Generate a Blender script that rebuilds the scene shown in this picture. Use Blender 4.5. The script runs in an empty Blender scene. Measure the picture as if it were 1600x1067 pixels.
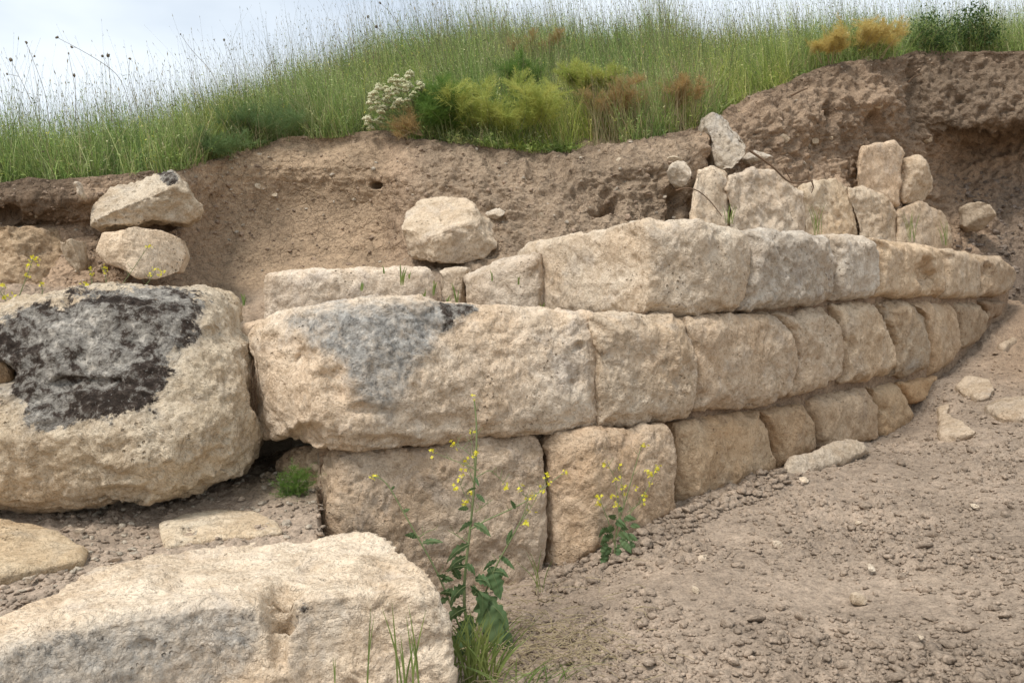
import bpy, math, random
import numpy as np
from mathutils import Vector, Matrix
random.seed(7); np.random.seed(7)
RS = np.random.RandomState(11)

# ------------------------------------------------------------------ camera, world, sun, exposure
scene = bpy.context.scene
FPX = 1400.0; EYE = 1.5; PITCH = math.atan(93.5/FPX)
cam_d = bpy.data.cameras.new("camera"); cam = bpy.data.objects.new("camera", cam_d)
scene.collection.objects.link(cam); scene.camera = cam
cam.location = (0, 0, EYE); cam.rotation_euler = (math.pi/2 - PITCH, 0, 0)
cam_d.sensor_width = 36; cam_d.lens = FPX/1600*36; cam_d.clip_end = 2000; cam_d.clip_start = 0.05

SUN_EL, SUN_AZ = math.radians(60), math.radians(228)      # azimuth clockwise from +Y (north)
w = bpy.data.worlds.new("World"); scene.world = w; w.use_nodes = True
nt = w.node_tree; nt.nodes.clear(); L = nt.links.new
out = nt.nodes.new('ShaderNodeOutputWorld'); bg = nt.nodes.new('ShaderNodeBackground')
sky = nt.nodes.new('ShaderNodeTexSky'); sky.sky_type = 'NISHITA'; sky.sun_disc = False
sky.sun_elevation = SUN_EL; sky.sun_rotation = SUN_AZ; sky.air_density = 1.0; sky.dust_density = 2.5
tc = nt.nodes.new('ShaderNodeTexCoord'); mp = nt.nodes.new('ShaderNodeMapping')
mp.inputs['Scale'].default_value = (1.0, 1.0, 2.2); mp.inputs['Location'].default_value = (0.35, 0.1, 0.2)
nz = nt.nodes.new('ShaderNodeTexNoise'); nz.inputs['Scale'].default_value = 2.6; nz.inputs['Detail'].default_value = 5
nz.inputs['Roughness'].default_value = 0.5
cr = nt.nodes.new('ShaderNodeValToRGB')
cr.color_ramp.elements[0].position = 0.30; cr.color_ramp.elements[0].color = (0.52,)*3+(1,)
cr.color_ramp.elements[1].position = 0.58; cr.color_ramp.elements[1].color = (0.97,)*3+(1,)
mx = nt.nodes.new('ShaderNodeMix'); mx.data_type = 'RGBA'
mx.inputs['B'].default_value = (6.9, 7.45, 7.95, 1)
L(tc.outputs['Generated'], mp.inputs['Vector']); L(mp.outputs['Vector'], nz.inputs['Vector'])
L(nz.outputs['Fac'], cr.inputs['Fac']); L(cr.outputs['Color'], mx.inputs['Factor'])
L(sky.outputs['Color'], mx.inputs['A']); L(mx.outputs['Result'], bg.inputs['Color'])
bg.inputs['Strength'].default_value = 0.10; L(bg.outputs['Background'], out.inputs['Surface'])

sun_d = bpy.data.lights.new("sun", 'SUN'); sun = bpy.data.objects.new("sun", sun_d)
scene.collection.objects.link(sun); sun_d.energy = 2.3; sun_d.angle = math.radians(14); sun_d.color = (1, 0.96, 0.91)
sd = Vector((math.sin(SUN_AZ)*math.cos(SUN_EL), math.cos(SUN_AZ)*math.cos(SUN_EL), math.sin(SUN_EL)))
sun.rotation_euler = sd.to_track_quat('Z', 'Y').to_euler()
scene.view_settings.view_transform = 'Standard'; scene.view_settings.look = 'None'
scene.view_settings.exposure = 0.54; scene.view_settings.gamma = 1.0
scene.cycles.max_bounces = 6

# ------------------------------------------------------------------ projection helpers
cP, sP = math.cos(PITCH), math.sin(PITCH)
def P(px, py, Y):
    """world point on the sight line through (px,py) of the photo, at world distance Y"""
    px = np.asarray(px, float); py = np.asarray(py, float); Y = np.asarray(Y, float)
    a = (px-800)/FPX; b = (533.5-py)/FPX
    dy = cP + b*sP; dz = -sP + b*cP
    s = Y/dy
    return np.stack(np.broadcast_arrays(a*s, Y, EYE+dz*s), -1)
def PZ(px, py, z):
    b = (533.5-np.asarray(py, float))/FPX
    dy = cP + b*sP; dz = -sP + b*cP
    s = (z-EYE)/dz
    return P(px, py, dy*s)
def proj(v):
    x, y, z = v[..., 0], v[..., 1], v[..., 2]-EYE
    d = y*cP - z*sP; u = y*sP + z*cP
    return 800+FPX*x/d, 533.5-FPX*u/d

# ------------------------------------------------------------------ noise
perm = RS.permutation(256).astype(np.int64); perm = np.concatenate([perm, perm])
g = RS.normal(size=(256, 3)); g /= np.linalg.norm(g, axis=1)[:, None]
rp = RS.rand(256, 3)
def _idx(ix, iy, iz): return perm[perm[perm[ix & 255]+(iy & 255)]+(iz & 255)]
def pn(p):
    i = np.floor(p).astype(np.int64); f = p-i; u = f*f*f*(f*(f*6-15)+10)
    r = 0
    for dx in (0, 1):
        wx = u[:, 0] if dx else 1-u[:, 0]
        for dy in (0, 1):
            wy = u[:, 1] if dy else 1-u[:, 1]
            for dz in (0, 1):
                wz = u[:, 2] if dz else 1-u[:, 2]
                gg = g[_idx(i[:, 0]+dx, i[:, 1]+dy, i[:, 2]+dz)]
                r = r + wx*wy*wz*(gg[:, 0]*(f[:, 0]-dx)+gg[:, 1]*(f[:, 1]-dy)+gg[:, 2]*(f[:, 2]-dz))
    return r*1.5
def fbm(p, f, o=4, ga=.5, ridged=False):
    r = 0; a = 1; s = 0
    for k in range(o):
        n = pn(p*f+17.3*k)
        if ridged: n = 1-2*np.abs(n)
        r = r+a*n; s += a; a *= ga; f *= 2.03
    return r/s
def worley(p, f):
    q = p*f; i = np.floor(q).astype(np.int64); fr = q-i
    f1 = np.full(len(p), 9.); f2 = np.full(len(p), 9.); cid = np.zeros(len(p), np.int64)
    for dx in (-1, 0, 1):
        for dy in (-1, 0, 1):
            for dz in (-1, 0, 1):
                k = _idx(i[:, 0]+dx, i[:, 1]+dy, i[:, 2]+dz)
                d = ((rp[k]+(dx, dy, dz)-fr)**2).sum(1)
                m = d < f1
                f2 = np.where(m, f1, np.minimum(f2, d)); cid = np.where(m, k, cid); f1 = np.where(m, d, f1)
    return np.sqrt(f1), np.sqrt(f2), cid
def sstep(a, b, x):
    t = np.clip((x-a)/(b-a), 0, 1); return t*t*(3-2*t)
def polysd(poly, x, y):
    poly = np.array(poly, float); d = np.full(x.shape, 1e9); ins = np.zeros(x.shape, bool)
    n = len(poly)
    for k in range(n):
        a = poly[k]; b = poly[(k+1) % n]; e = b-a
        t = np.clip(((x-a[0])*e[0]+(y-a[1])*e[1])/(e@e+1e-9), 0, 1)
        d = np.minimum(d, np.hypot(x-a[0]-t*e[0], y-a[1]-t*e[1]))
        c = ((a[1] > y) != (b[1] > y)) & (x < (b[0]-a[0])*(y-a[1])/(b[1]-a[1]+1e-12)+a[0])
        ins ^= c
    return np.where(ins, d, -d)

# ------------------------------------------------------------------ materials
def mat(name):
    m = bpy.data.materials.new(name); m.use_nodes = True; t = m.node_tree; b = t.nodes['Principled BSDF']
    return m, t, b
def N(t, typ, **kw):
    n = t.nodes.new(typ)
    for k, v in kw.items():
        if k in n.inputs: n.inputs[k].default_value = v
        else: setattr(n, k, v)
    return n
def ramp(t, fac, stops):
    r = t.nodes.new('ShaderNodeValToRGB'); e = r.color_ramp.elements
    while len(e) < len(stops): e.new(.5)
    for k, (p, c) in enumerate(stops): e[k].position = p; e[k].color = (tuple(c)+(1,)) if len(c) == 3 else c
    t.links.new(fac, r.inputs['Fac']); return r.outputs['Color']
def mixc(t, fac, a, b, mode='MIX'):
    m = t.nodes.new('ShaderNodeMix'); m.data_type = 'RGBA'; m.blend_type = mode
    for s, v in (('Factor', fac), ('A', a), ('B', b)):
        if isinstance(v, (int, float)): m.inputs[s].default_value = v
        elif isinstance(v, tuple): m.inputs[s].default_value = v+(1,) if len(v) == 3 else v
        else: t.links.new(v, m.inputs[s])
    return m.outputs['Result']
def mth(t, op, a, b=0.0, clamp=False):
    m = t.nodes.new('ShaderNodeMath'); m.operation = op; m.use_clamp = clamp
    for k, v in ((0, a), (1, b)):
        if isinstance(v, (int, float)): m.inputs[k].default_value = v
        else: t.links.new(v, m.inputs[k])
    return m.outputs[0]
def noise(t, vec, scale, detail=5, rough=.55, dist=0.0):
    n = N(t, 'ShaderNodeTexNoise', Scale=scale, Detail=detail, Roughness=rough, Distortion=dist)
    t.links.new(vec, n.inputs['Vector']); return n.outputs['Fac']
def voro(t, vec, scale, feat='F1'):
    n = t.nodes.new('ShaderNodeTexVoronoi'); n.feature = feat; n.inputs['Scale'].default_value = scale
    t.links.new(vec, n.inputs['Vector']); return n.outputs['Distance']
def attr(t, name):
    a = t.nodes.new('ShaderNodeAttribute'); a.attribute_name = name; return a
G1 = (1, 1, 1)
def gray(v): return (v, v, v)

def stone_material(name, base, pale, warm, grey, bumpk=1.0):
    m, t, b = mat(name)
    geo = t.nodes.new('ShaderNodeTexCoord'); oi = t.nodes.new('ShaderNodeObjectInfo')
    va = t.nodes.new('ShaderNodeVectorMath'); va.operation = 'ADD'
    cmb = t.nodes.new('ShaderNodeCombineXYZ'); r9 = mth(t, 'MULTIPLY', oi.outputs['Random'], 37.0)
    for k in range(3): t.links.new(r9, cmb.inputs[k])
    t.links.new(geo.outputs['Object'], va.inputs[0]); t.links.new(cmb.outputs[0], va.inputs[1]); v = va.outputs[0]
    n1 = noise(t, v, 3.2, 6, .6, .4); n2 = noise(t, v, 14, 6, .65, .3); n3 = noise(t, v, 70, 5, .7); n4 = noise(t, v, 1.7, 4, .55)
    n5 = noise(t, v, 260, 3, .7); n6 = noise(t, v, 5.3, 5, .6, .8)
    c = mixc(t, ramp(t, n1, [(.38, gray(0)), (.62, gray(1))]), base, pale)
    c = mixc(t, ramp(t, n4, [(.50, gray(0)), (.68, gray(.75))]), c, warm)
    c = mixc(t, ramp(t, n6, [(.53, gray(0)), (.68, gray(.7))]), c, grey)
    c = mixc(t, ramp(t, n2, [(.38, gray(.42)), (.52, gray(0))]), c, (.30, .22, .14))
    c = mixc(t, ramp(t, n2, [(.55, gray(0)), (.72, gray(.5))]), c, (.74, .67, .56))
    c = mixc(t, ramp(t, n3, [(.34, gray(.5)), (.47, gray(0))]), c, (.20, .15, .10))
    c = mixc(t, ramp(t, n3, [(.56, gray(0)), (.70, gray(.45))]), c, (.80, .73, .62))
    c = mixc(t, ramp(t, n5, [(.36, gray(.40)), (.48, gray(0))]), c, (.22, .17, .12))
    c = mixc(t, ramp(t, n5, [(.56, gray(0)), (.66, gray(.35))]), c, (.85, .8, .7))
    pv = voro(t, v, 34); pm = mth(t, 'MULTIPLY', ramp(t, pv, [(.10, gray(1)), (.22, gray(0))]), ramp(t, noise(t, v, 4.1, 3), [(.55, gray(0)), (.66, gray(1))]))
    c = mixc(t, mth(t, 'MULTIPLY', pm, .6), c, (.17, .125, .08))
    # per-stone brightness
    k = mth(t, 'ADD', mth(t, 'MULTIPLY', oi.outputs['Random'], .22), .89)
    kk = t.nodes.new('ShaderNodeCombineXYZ')
    for q in range(3): t.links.new(k, kk.inputs[q])
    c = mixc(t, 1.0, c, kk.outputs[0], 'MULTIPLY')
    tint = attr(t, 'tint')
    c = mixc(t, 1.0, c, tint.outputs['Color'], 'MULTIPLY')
    # weathered grey skin
    brk = mth(t, 'ADD', mth(t, 'MULTIPLY', noise(t, v, 6, 7, .68, .7), .6), mth(t, 'MULTIPLY', noise(t, v, 40, 5, .75), .4))
    wa0 = attr(t, 'weather').outputs['Fac']
    wa = mth(t, 'MULTIPLY', mth(t, 'ADD', mth(t, 'MULTIPLY', wa0, 1.15), mth(t, 'MULTIPLY', mth(t, 'SUBTRACT', brk, .54), 3.4), True), mth(t, 'MULTIPLY', wa0, 1.5, True))
    wn = noise(t, v, 38, 6, .7); wcol = ramp(t, wn, [(.32, (.12, .115, .105)), (.43, (.26, .245, .22)), (.56, (.37, .35, .315)), (.70, (.64, .59, .51))])
    c = mixc(t, wa, c, wcol)
    # lichen crust: black, grey and pale flecks
    la0 = attr(t, 'lichen').outputs['Fac']; la = ramp(t, mth(t, 'ADD', la0, mth(t, 'MULTIPLY', mth(t, 'SUBTRACT', brk, .5), 3.0)), [(.44, gray(0)), (.60, gray(1))])
    ln = mth(t, 'ADD', mth(t, 'MULTIPLY', noise(t, v, 5.5, 6, .6, .8), .45), mth(t, 'MULTIPLY', noise(t, v, 24, 7, .72, .5), .55)); l2 = noise(t, v, 85, 4, .7); lc = ramp(t, ln, [(.42, (.028, .020, .015)), (.475, (.060, .044, .034)), (.492, (.12, .105, .088)), (.53, (.22, .20, .172)), (.58, (.31, .285, .245)), (.63, (.50, .45, .38))])
    lc = mixc(t, ramp(t, l2, [(.62, gray(0)), (.72, gray(.5))]), lc, (.62, .60, .54))
    lc = mixc(t, ramp(t, l2, [(.34, gray(.8)), (.42, gray(0))]), lc, (.03, .025, .02))
    c = mixc(t, la, c, lc)
    t.links.new(c, b.inputs['Base Color']); b.inputs['Roughness'].default_value = .93
    b.inputs['Specular IOR Level'].default_value = .2
    h = mth(t, 'ADD', mth(t, 'MULTIPLY', n2, .012), mth(t, 'MULTIPLY', n3, .006))
    h = mth(t, 'ADD', h, mth(t, 'MULTIPLY', n5, .0016))
    vv = mth(t, 'MINIMUM', voro(t, v, 55), .28)
    h = mth(t, 'ADD', h, mth(t, 'MULTIPLY', vv, .010))
    h = mth(t, 'ADD', h, mth(t, 'MULTIPLY', pm, -.010))
    ter = ramp(t, noise(t, v, 8, 9, .62, .6), [(.30, gray(0)), (.38, gray(.22)), (.40, gray(.30)), (.46, gray(.34)), (.475, gray(.5)), (.53, gray(.54)), (.545, gray(.72)), (.61, gray(.76)), (.63, gray(1))])
    h = mth(t, 'ADD', h, mth(t, 'MULTIPLY', ter, .011))
    bp = N(t, 'ShaderNodeBump', Strength=1.0*bumpk, Distance=1.25); t.links.new(h, bp.inputs['Height']); t.links.new(bp.outputs[0], b.inputs['Normal'])
    return m
M_LIME = stone_material('limestone', (.56, .465, .36), (.67, .59, .485), (.59, .455, .32), (.49, .445, .395))
M_ROCK = stone_material('field_stone', (.57, .485, .375), (.68, .60, .49), (.57, .445, .315), (.50, .45, .39))

def soil_material(name, bump=1.0, crack=0.0):
    m, t, b = mat(name); tc = t.nodes.new('ShaderNodeTexCoord'); v = tc.outputs['Object']
    col = attr(t, 'soil').outputs['Color']
    n1 = noise(t, v, 3, 6, .6); n2 = noise(t, v, 22, 6, .65); n3 = noise(t, v, 110, 5, .7); n4 = noise(t, v, 330, 3, .6)
    c = mixc(t, 1.0, col, ramp(t, n1, [(.3, gray(.80)), (.7, gray(1.2))]), 'MULTIPLY')
    c = mixc(t, 1.0, c, ramp(t, n2, [(.3, gray(.68)), (.5, gray(1.0)), (.7, gray(1.22))]), 'MULTIPLY')
    c = mixc(t, 1.0, c, ramp(t, n3, [(.33, gray(.60)), (.5, gray(1.0)), (.68, gray(1.25))]), 'MULTIPLY')
    c = mixc(t, ramp(t, n4, [(.66, gray(0)), (.72, gray(.6))]), c, (.55, .48, .38))
    t.links.new(c, b.inputs['Base Color']); b.inputs['Roughness'].default_value = .97; b.inputs['Specular IOR Level'].default_value = .1
    h = mth(t, 'ADD', mth(t, 'MULTIPLY', n2, .016), mth(t, 'MULTIPLY', n3, .008))
    h = mth(t, 'ADD', h, mth(t, 'MULTIPLY', n4, .002))
    h = mth(t, 'ADD', h, mth(t, 'MULTIPLY', voro(t, v, 42), -.008))
    if crack:
        nd = N(t, 'ShaderNodeTexNoise', Scale=9.0, Detail=3.0); t.links.new(v, nd.inputs['Vector'])
        vm = t.nodes.new('ShaderNodeVectorMath'); vm.operation = 'MULTIPLY_ADD'
        t.links.new(nd.outputs['Color'], vm.inputs[0]); vm.inputs[1].default_value = (.16,)*3; t.links.new(v, vm.inputs[2])
        ck = mth(t, 'MINIMUM', voro(t, vm.outputs[0], 9.0, 'DISTANCE_TO_EDGE'), .05)
        h = mth(t, 'ADD', h, mth(t, 'MULTIPLY', ck, .35*crack))
    bp = N(t, 'ShaderNodeBump', Strength=bump, Distance=1.1); t.links.new(h, bp.inputs['Height']); t.links.new(bp.outputs[0], b.inputs['Normal'])
    return m
M_SOIL = soil_material('trodden_soil', .9)
M_BANK = soil_material('cut_earth', .85, .35)

def leaf_material(name, col, col2=None, trans=.35, rough=.6, use_attr=False):
    m, t, b = mat(name)
    tc = t.nodes.new('ShaderNodeTexCoord')
    n = noise(t, tc.outputs['Object'], 9, 4)
    if use_attr: c = mixc(t, 1.0, attr(t, 'hue').outputs['Color'], ramp(t, n, [(.3, gray(.75)), (.7, gray(1.25))]), 'MULTIPLY')
    else: c = mixc(t, ramp(t, n, [(.35, gray(0)), (.65, gray(1))]), col, col2 or tuple(x*.7 for x in col))
    t.links.new(c, b.inputs['Base Color']); b.inputs['Roughness'].default_value = rough; b.inputs['Specular IOR Level'].default_value = .25
    if trans:
        tr = t.nodes.new('ShaderNodeBsdfTranslucent'); ms = t.nodes.new('ShaderNodeMixShader'); ms.inputs[0].default_value = trans
        t.links.new(c, tr.inputs['Color']); t.links.new(b.outputs[0], ms.inputs[1]); t.links.new(tr.outputs[0], ms.inputs[2])
        t.links.new(ms.outputs[0], t.nodes['Material Output'].inputs['Surface'])
    return m
M_GRASS = leaf_material('meadow_green', (0, 0, 0), None, .35, .6, True)
M_STEM = leaf_material('stem_green', (.16, .20, .08), (.20, .22, .10), 0)
M_LEAF = leaf_material('mustard_leaf', (.085, .145, .055), (.14, .20, .085), .3)
M_YEL = leaf_material('yellow_petal', (.80, .74, .05), (.75, .66, .04), .3)
M_WHT = leaf_material('cream_umbel', (.74, .71, .50), (.58, .58, .34), .2)
M_FERN = leaf_material('feather_green', (.10, .19, .04), (.16, .26, .05), .4)
M_FERNY = leaf_material('feather_yellow', (.36, .42, .10), (.46, .46, .12), .4)
M_FERNO = leaf_material('feather_rust', (.46, .31, .13), (.38, .28, .13), .4)
M_FERNG = leaf_material('feather_gold', (.62, .50, .17), (.52, .40, .15), .4)
M_FERND = leaf_material('feather_dark', (.13, .20, .075), (.17, .25, .09), .4)
M_DRY = leaf_material('dry_straw', (.42, .34, .20), (.33, .26, .15), .1)
M_BLADE = leaf_material('blade_green', (.15, .22, .06), (.24, .28, .08), .35)
M_ROOT = leaf_material('root_bark', (.16, .10, .06), (.10, .065, .04), 0, .9)
M_BUSH = leaf_material('bush_green', (.045, .085, .025), (.07, .12, .03), .3)

# ------------------------------------------------------------------ object helpers
COL = scene.collection
def npmesh(name, V, quads=None, tris=None):
    me = bpy.data.meshes.new(name); V = np.asarray(V, np.float32)
    nq = 0 if quads is None else len(quads); ntr = 0 if tris is None else len(tris)
    me.vertices.add(len(V)); me.vertices.foreach_set('co', V.ravel())
    idx = []; st = []
    if nq: idx.append(np.asarray(quads).ravel()); st.append(np.arange(nq)*4)
    if ntr: idx.append(np.asarray(tris).ravel()); st.append(nq*4+np.arange(ntr)*3)
    idx = np.concatenate(idx).astype(np.int32); st = np.concatenate(st).astype(np.int32)
    me.loops.add(len(idx)); me.loops.foreach_set('vertex_index', idx)
    me.polygons.add(len(st)); me.polygons.foreach_set('loop_start', st)
    me.update(calc_edges=True); me.validate()
    return me
def link(name, me, m, parent=None, smooth=False, origin=None):
    if smooth: me.polygons.foreach_set('use_smooth', np.ones(len(me.polygons), bool))
    o = bpy.data.objects.new(name, me)
    if m and not me.materials: me.materials.append(m)
    if origin is not None:
        co = np.zeros(len(me.vertices)*3, np.float32); me.vertices.foreach_get('co', co)
        co = co.reshape(-1, 3)-np.asarray(origin, np.float32); me.vertices.foreach_set('co', co.ravel()); me.update()
        o.location = [float(c) for c in origin]
    COL.objects.link(o)
    if parent:
        o.parent = parent
        if origin is None: o.location = -parent.location
        else: o.location = Vector([float(c) for c in origin])-parent.location
    return o
def tag(o, label=None, cat=None, group=None, kind=None):
    if label: o['label'] = label
    if cat: o['category'] = cat
    if group: o['group'] = group
    if kind: o['kind'] = kind
    return o
def empty(name, loc, label, cat, group=None):
    o = bpy.data.objects.new(name, None); COL.objects.link(o); o.location = [float(c) for c in loc]; o.empty_display_size = .05
    return tag(o, label, cat, group)
def setcol(me, name, arr):
    a = me.attributes.new(name, 'FLOAT_COLOR', 'POINT'); arr = np.asarray(arr, np.float32)
    if arr.shape[1] == 3: arr = np.concatenate([arr, np.ones((len(arr), 1), np.float32)], 1)
    a.data.foreach_set('color', arr.ravel())
def setf(me, name, arr):
    a = me.attributes.new(name, 'FLOAT', 'POINT'); a.data.foreach_set('value', np.asarray(arr, np.float32))
def getco(me):
    c = np.zeros(len(me.vertices)*3, np.float32); me.vertices.foreach_get('co', c); return c.reshape(-1, 3).astype(float)
def getno(me):
    c = np.zeros(len(me.vertices)*3, np.float32); me.vertices.foreach_get('normal', c); return c.reshape(-1, 3).astype(float)
def gridquads(nr, nc):
    a = np.arange(nr*nc).reshape(nr, nc)
    return np.stack([a[:-1, :-1], a[:-1, 1:], a[1:, 1:], a[1:, :-1]], -1).reshape(-1, 4)

# ------------------------------------------------------------------ ground height fields
def rbf(ctrl):
    C = np.array([P(*c) for c in ctrl]); xy = C[:, :2]; z = C[:, 2]
    n = len(C); D = np.linalg.norm(xy[:, None]-xy[None], axis=2)
    A = np.zeros((n+3, n+3)); A[:n, :n] = D+np.eye(n)*-.02; A[:n, n] = 1; A[:n, n+1:] = xy; A[n, :n] = 1; A[n+1:, :n] = xy.T
    s = np.linalg.solve(A, np.concatenate([z, [0, 0, 0]]))
    def f(x, y):
        q = np.stack([x, y], -1); r = s[n]+q@s[n+1:]
        for k in range(n): r = r+s[k]*np.hypot(x-xy[k, 0], y-xy[k, 1])
        return r
    return f
GZ = rbf([(850, 922, 3.55), (1055, 800, 4.0), (1210, 740, 4.5), (1370, 692, 5.4), (1440, 650, 5.9), (1510, 548, 6.75), (1545, 512, 7.0), (1585, 470, 7.4), (1465, 594, 6.1),
          (1600, 560, 6.7), (1600, 640, 5.4), (1600, 850, 3.3), (1600, 1067, 2.25), (1200, 1067, 2.5), (800, 1067, 2.72),
          (500, 1200, 2.2), (0, 1300, 2.0), (-500, 1300, 2.0), (2100, 1100, 2.0), (2300, 700, 4.0), (2100, 560, 6.5),
          (1000, 930, 3.15), (1300, 820, 3.9), (1300, 950, 3.0), (1450, 750, 4.4), (700, 960, 3.3), (400, 1000, 3.3),
          (1250, 4000, .3), (800, 4000, .3), (300, 4000, .3), (0, 700, 5.0), (600, 800, 5.5), (1000, 700, 6.0), (1300, 640, 7.)])
LZ = rbf([(-400, 830, 3.1), (0, 945, 2.42), (0, 830, 3.15), (200, 855, 2.95), (200, 790, 3.45), (400, 862, 2.88), (450, 835, 3.08),
          (400, 768, 3.7), (430, 730, 4.1), (480, 790, 3.45), (100, 760, 3.8), (440, 752, 3.62), (300, 772, 3.62), (375, 725, 4.0), (440, 705, 4.1), (60, 805, 3.35)])
def micro(x, y, z, clod=1.0):
    p = np.stack([x, y, z], -1).reshape(-1, 3)
    w1, w2, _ = worley(p+.03*pn(p*9)[:, None], 16.); u1, _, _ = worley(p, 38.)
    area = sstep(-.15, .35, fbm(p+5, 1.3, 3))
    h = .030*fbm(p*np.array((1, .6, 1)), 1.6, 3)+.014*fbm(p, 5, 4)+clod*1.7*((.35+area)*.020*np.clip(.75-w1, 0, 1)+.011*np.clip(.7-u1, 0, 1)*(.4+area))+.005*fbm(p, 30, 3)
    return h.reshape(np.shape(x))
def sheet(name, pxs, Ys, zf, colf, m, kind='structure', clod=1.0, drop=None):
    PX, YY = np.meshgrid(pxs, Ys); X = (PX-800)/FPX*YY
    Z = zf(X, YY); 
    if drop is not None: Z = drop(PX, YY, Z)
    Z = Z+micro(X, YY, Z, clod)
    V = np.stack([X, YY, Z], -1).reshape(-1, 3)
    me = npmesh(name, V, gridquads(*X.shape)); setcol(me, 'soil', colf(V))
    o = link(name, me, m, smooth=True); tag(o, kind=kind); return o, V
C_GREY = np.array((.345, .268, .200)); C_TAN = np.array((.37, .265, .172)); C_DARK = np.array((.155, .11, .074)); C_BROWN = np.array((.315, .225, .152))
def gcol(V):
    n = fbm(V, .9, 3)[:, None]; px, py = proj(V)
    c = C_GREY*(1+.18*n)
    k = sstep(1450, 1600, px)*sstep(650, 560, py)        # raw dark soil by the cut on the right
    c = c*(1-k[:, None])+C_BROWN*k[:, None]
    p = sstep(.28, .5, fbm(V+9, 1.1, 3))[:, None]*.35
    return c*(1-p)+np.array((.42, .35, .28))*p
Ys = 1.15*(8.2/1.15)**np.linspace(0, 1, 520)
sheet('dirt_ground', np.linspace(-900, 2700, 1000), Ys, GZ, gcol, M_SOIL)
def lcol(V):
    n = fbm(V, 2.2, 3)[:, None]; px, py = proj(V)
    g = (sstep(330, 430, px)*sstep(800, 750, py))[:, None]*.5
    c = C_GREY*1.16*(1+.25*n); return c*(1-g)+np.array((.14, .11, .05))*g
LZ0 = LZ
def LZ(x, y): return LZ0(x, y)+.03*sstep(3.15, 3.5, y)
def inb(px, py): return sstep(4, 30, py-np.interp(px, [-160, 0, 83, 148, 241, 344, 430, 500, 543, 606, 672], [985, 957, 930, 888, 865, 851, 843, 838, 832, 846, 893]))
def ldrop(PX, YY, Z):
    qx, qy = proj(np.stack([(PX-800)/FPX*YY, YY, Z], -1)); return Z-.16*inb(qx, qy)-1.4*sstep(30, 120, qy-np.interp(qx, [-160, 0, 83, 148, 241, 344, 430, 500, 543, 606, 672], [985, 957, 930, 888, 865, 851, 843, 838, 832, 846, 893]))-2.2*np.clip(2.3-YY, 0, 1)-4*np.clip((PX-492)/250., 0, 1)
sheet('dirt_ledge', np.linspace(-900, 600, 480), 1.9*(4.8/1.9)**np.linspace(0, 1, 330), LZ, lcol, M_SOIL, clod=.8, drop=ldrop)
# far ground sheet out to the horizon
V = np.array([(-400, -400, -.6), (400, -400, -.6), (400, 600, -.6), (-400, 600, -.6)], float)
me = npmesh('ground', V, [[0, 1, 2, 3]]); setcol(me, 'soil', np.tile(C_TAN, (4, 1))); tag(link('ground', me, M_SOIL), kind='structure')

# ------------------------------------------------------------------ earth bank (cut face) and meadow hill
bank = {  # px: (py, Y) from terrace front up to the rim
 -900: [(800, 3.7), (470, 4.5), (440, 4.8), (400, 4.9), (350, 5.0), (320, 5.0), (300, 5.1)],
 0: [(790, 3.8), (475, 4.5), (440, 4.85), (395, 5.0), (352, 5.2), (312, 5.05), (283, 5.2)],
 140: [(780, 3.85), (480, 4.6), (445, 4.9), (400, 5.1), (352, 5.3), (310, 5.2), (277, 5.3)],
 290: [(560, 4.0), (495, 4.6), (462, 5.2), (400, 5.6), (340, 5.7), (290, 5.6), (260, 5.7)],
 350: [(540, 4.1), (500, 4.5), (458, 5.6), (400, 5.95), (340, 6.05), (280, 6.05), (245, 6.1)],
 450: [(540, 4.2), (490, 4.9), (425, 5.9), (380, 6.1), (320, 6.2), (260, 6.15), (213, 6.3)],
 600: [(530, 4.3), (480, 5.0), (408, 5.85), (370, 6.0), (320, 6.05), (260, 6.05), (203, 6.3)],
 645: [(530, 4.3), (480, 5.0), (412, 5.55), (370, 5.7), (320, 5.78), (270, 5.85), (218, 6.1)],
 870: [(530, 4.4), (480, 4.9), (408, 5.25), (350, 5.45), (310, 5.62), (270, 5.8), (238, 6.1)],
 1010: [(530, 4.6), (450, 5.1), (372, 5.5), (335, 5.6), (300, 5.68), (255, 5.75), (217, 6.1)],
 1075: [(520, 4.7), (430, 5.3), (370, 5.65), (330, 5.75), (290, 5.8), (250, 5.85), (203, 6.2)],
 1105: [(500, 4.8), (430, 5.4), (370, 5.8), (310, 6.1), (270, 6.2), (220, 6.1), (190, 6.4)],
 1180: [(500, 4.9), (430, 5.5), (370, 5.95), (310, 6.08), (260, 6.3), (205, 6.35), (148, 6.7)],
 1290: [(500, 5.3), (430, 6.0), (370, 6.4), (300, 6.6), (240, 6.8), (165, 6.8), (103, 7.1)],
 1405: [(520, 6.1), (430, 6.8), (370, 6.95), (310, 7.12), (240, 7.2), (160, 7.1), (88, 7.4)],
 1428: [(520, 6.3), (430, 7.0), (375, 7.4), (320, 7.7), (250, 7.6), (170, 7.7), (80, 7.9)],
 1465: [(530, 6.9), (440, 7.4), (385, 7.7), (320, 8.0), (250, 8.1), (185, 7.7), (80, 7.9)],
 1510: [(560, 7.0), (450, 7.5), (390, 7.8), (310, 8.2), (228, 8.45), (195, 7.75), (80, 7.9)],
 1600: [(590, 6.6), (490, 7.3), (400, 7.7), (320, 8.1), (215, 8.35), (180, 7.75), (80, 7.9)],
 1750: [(600, 6.4), (490, 7.1), (400, 7.6), (320, 8.0), (215, 8.2), (180, 7.75), (80, 7.9)],
 2700: [(620, 6.2), (490, 7.1), (400, 7.6), (320, 7.8), (220, 8.0), (180, 7.8), (80, 7.9)]}
bk = sorted(bank); BA = np.array([bank[k] for k in bk], float)      # (n,7,2)
pxs = np.concatenate([np.linspace(-900, -60, 90), np.linspace(-56, 1660, 820), np.linspace(1680, 2700, 90)])
cols = np.zeros((len(pxs), 7, 2))
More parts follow.
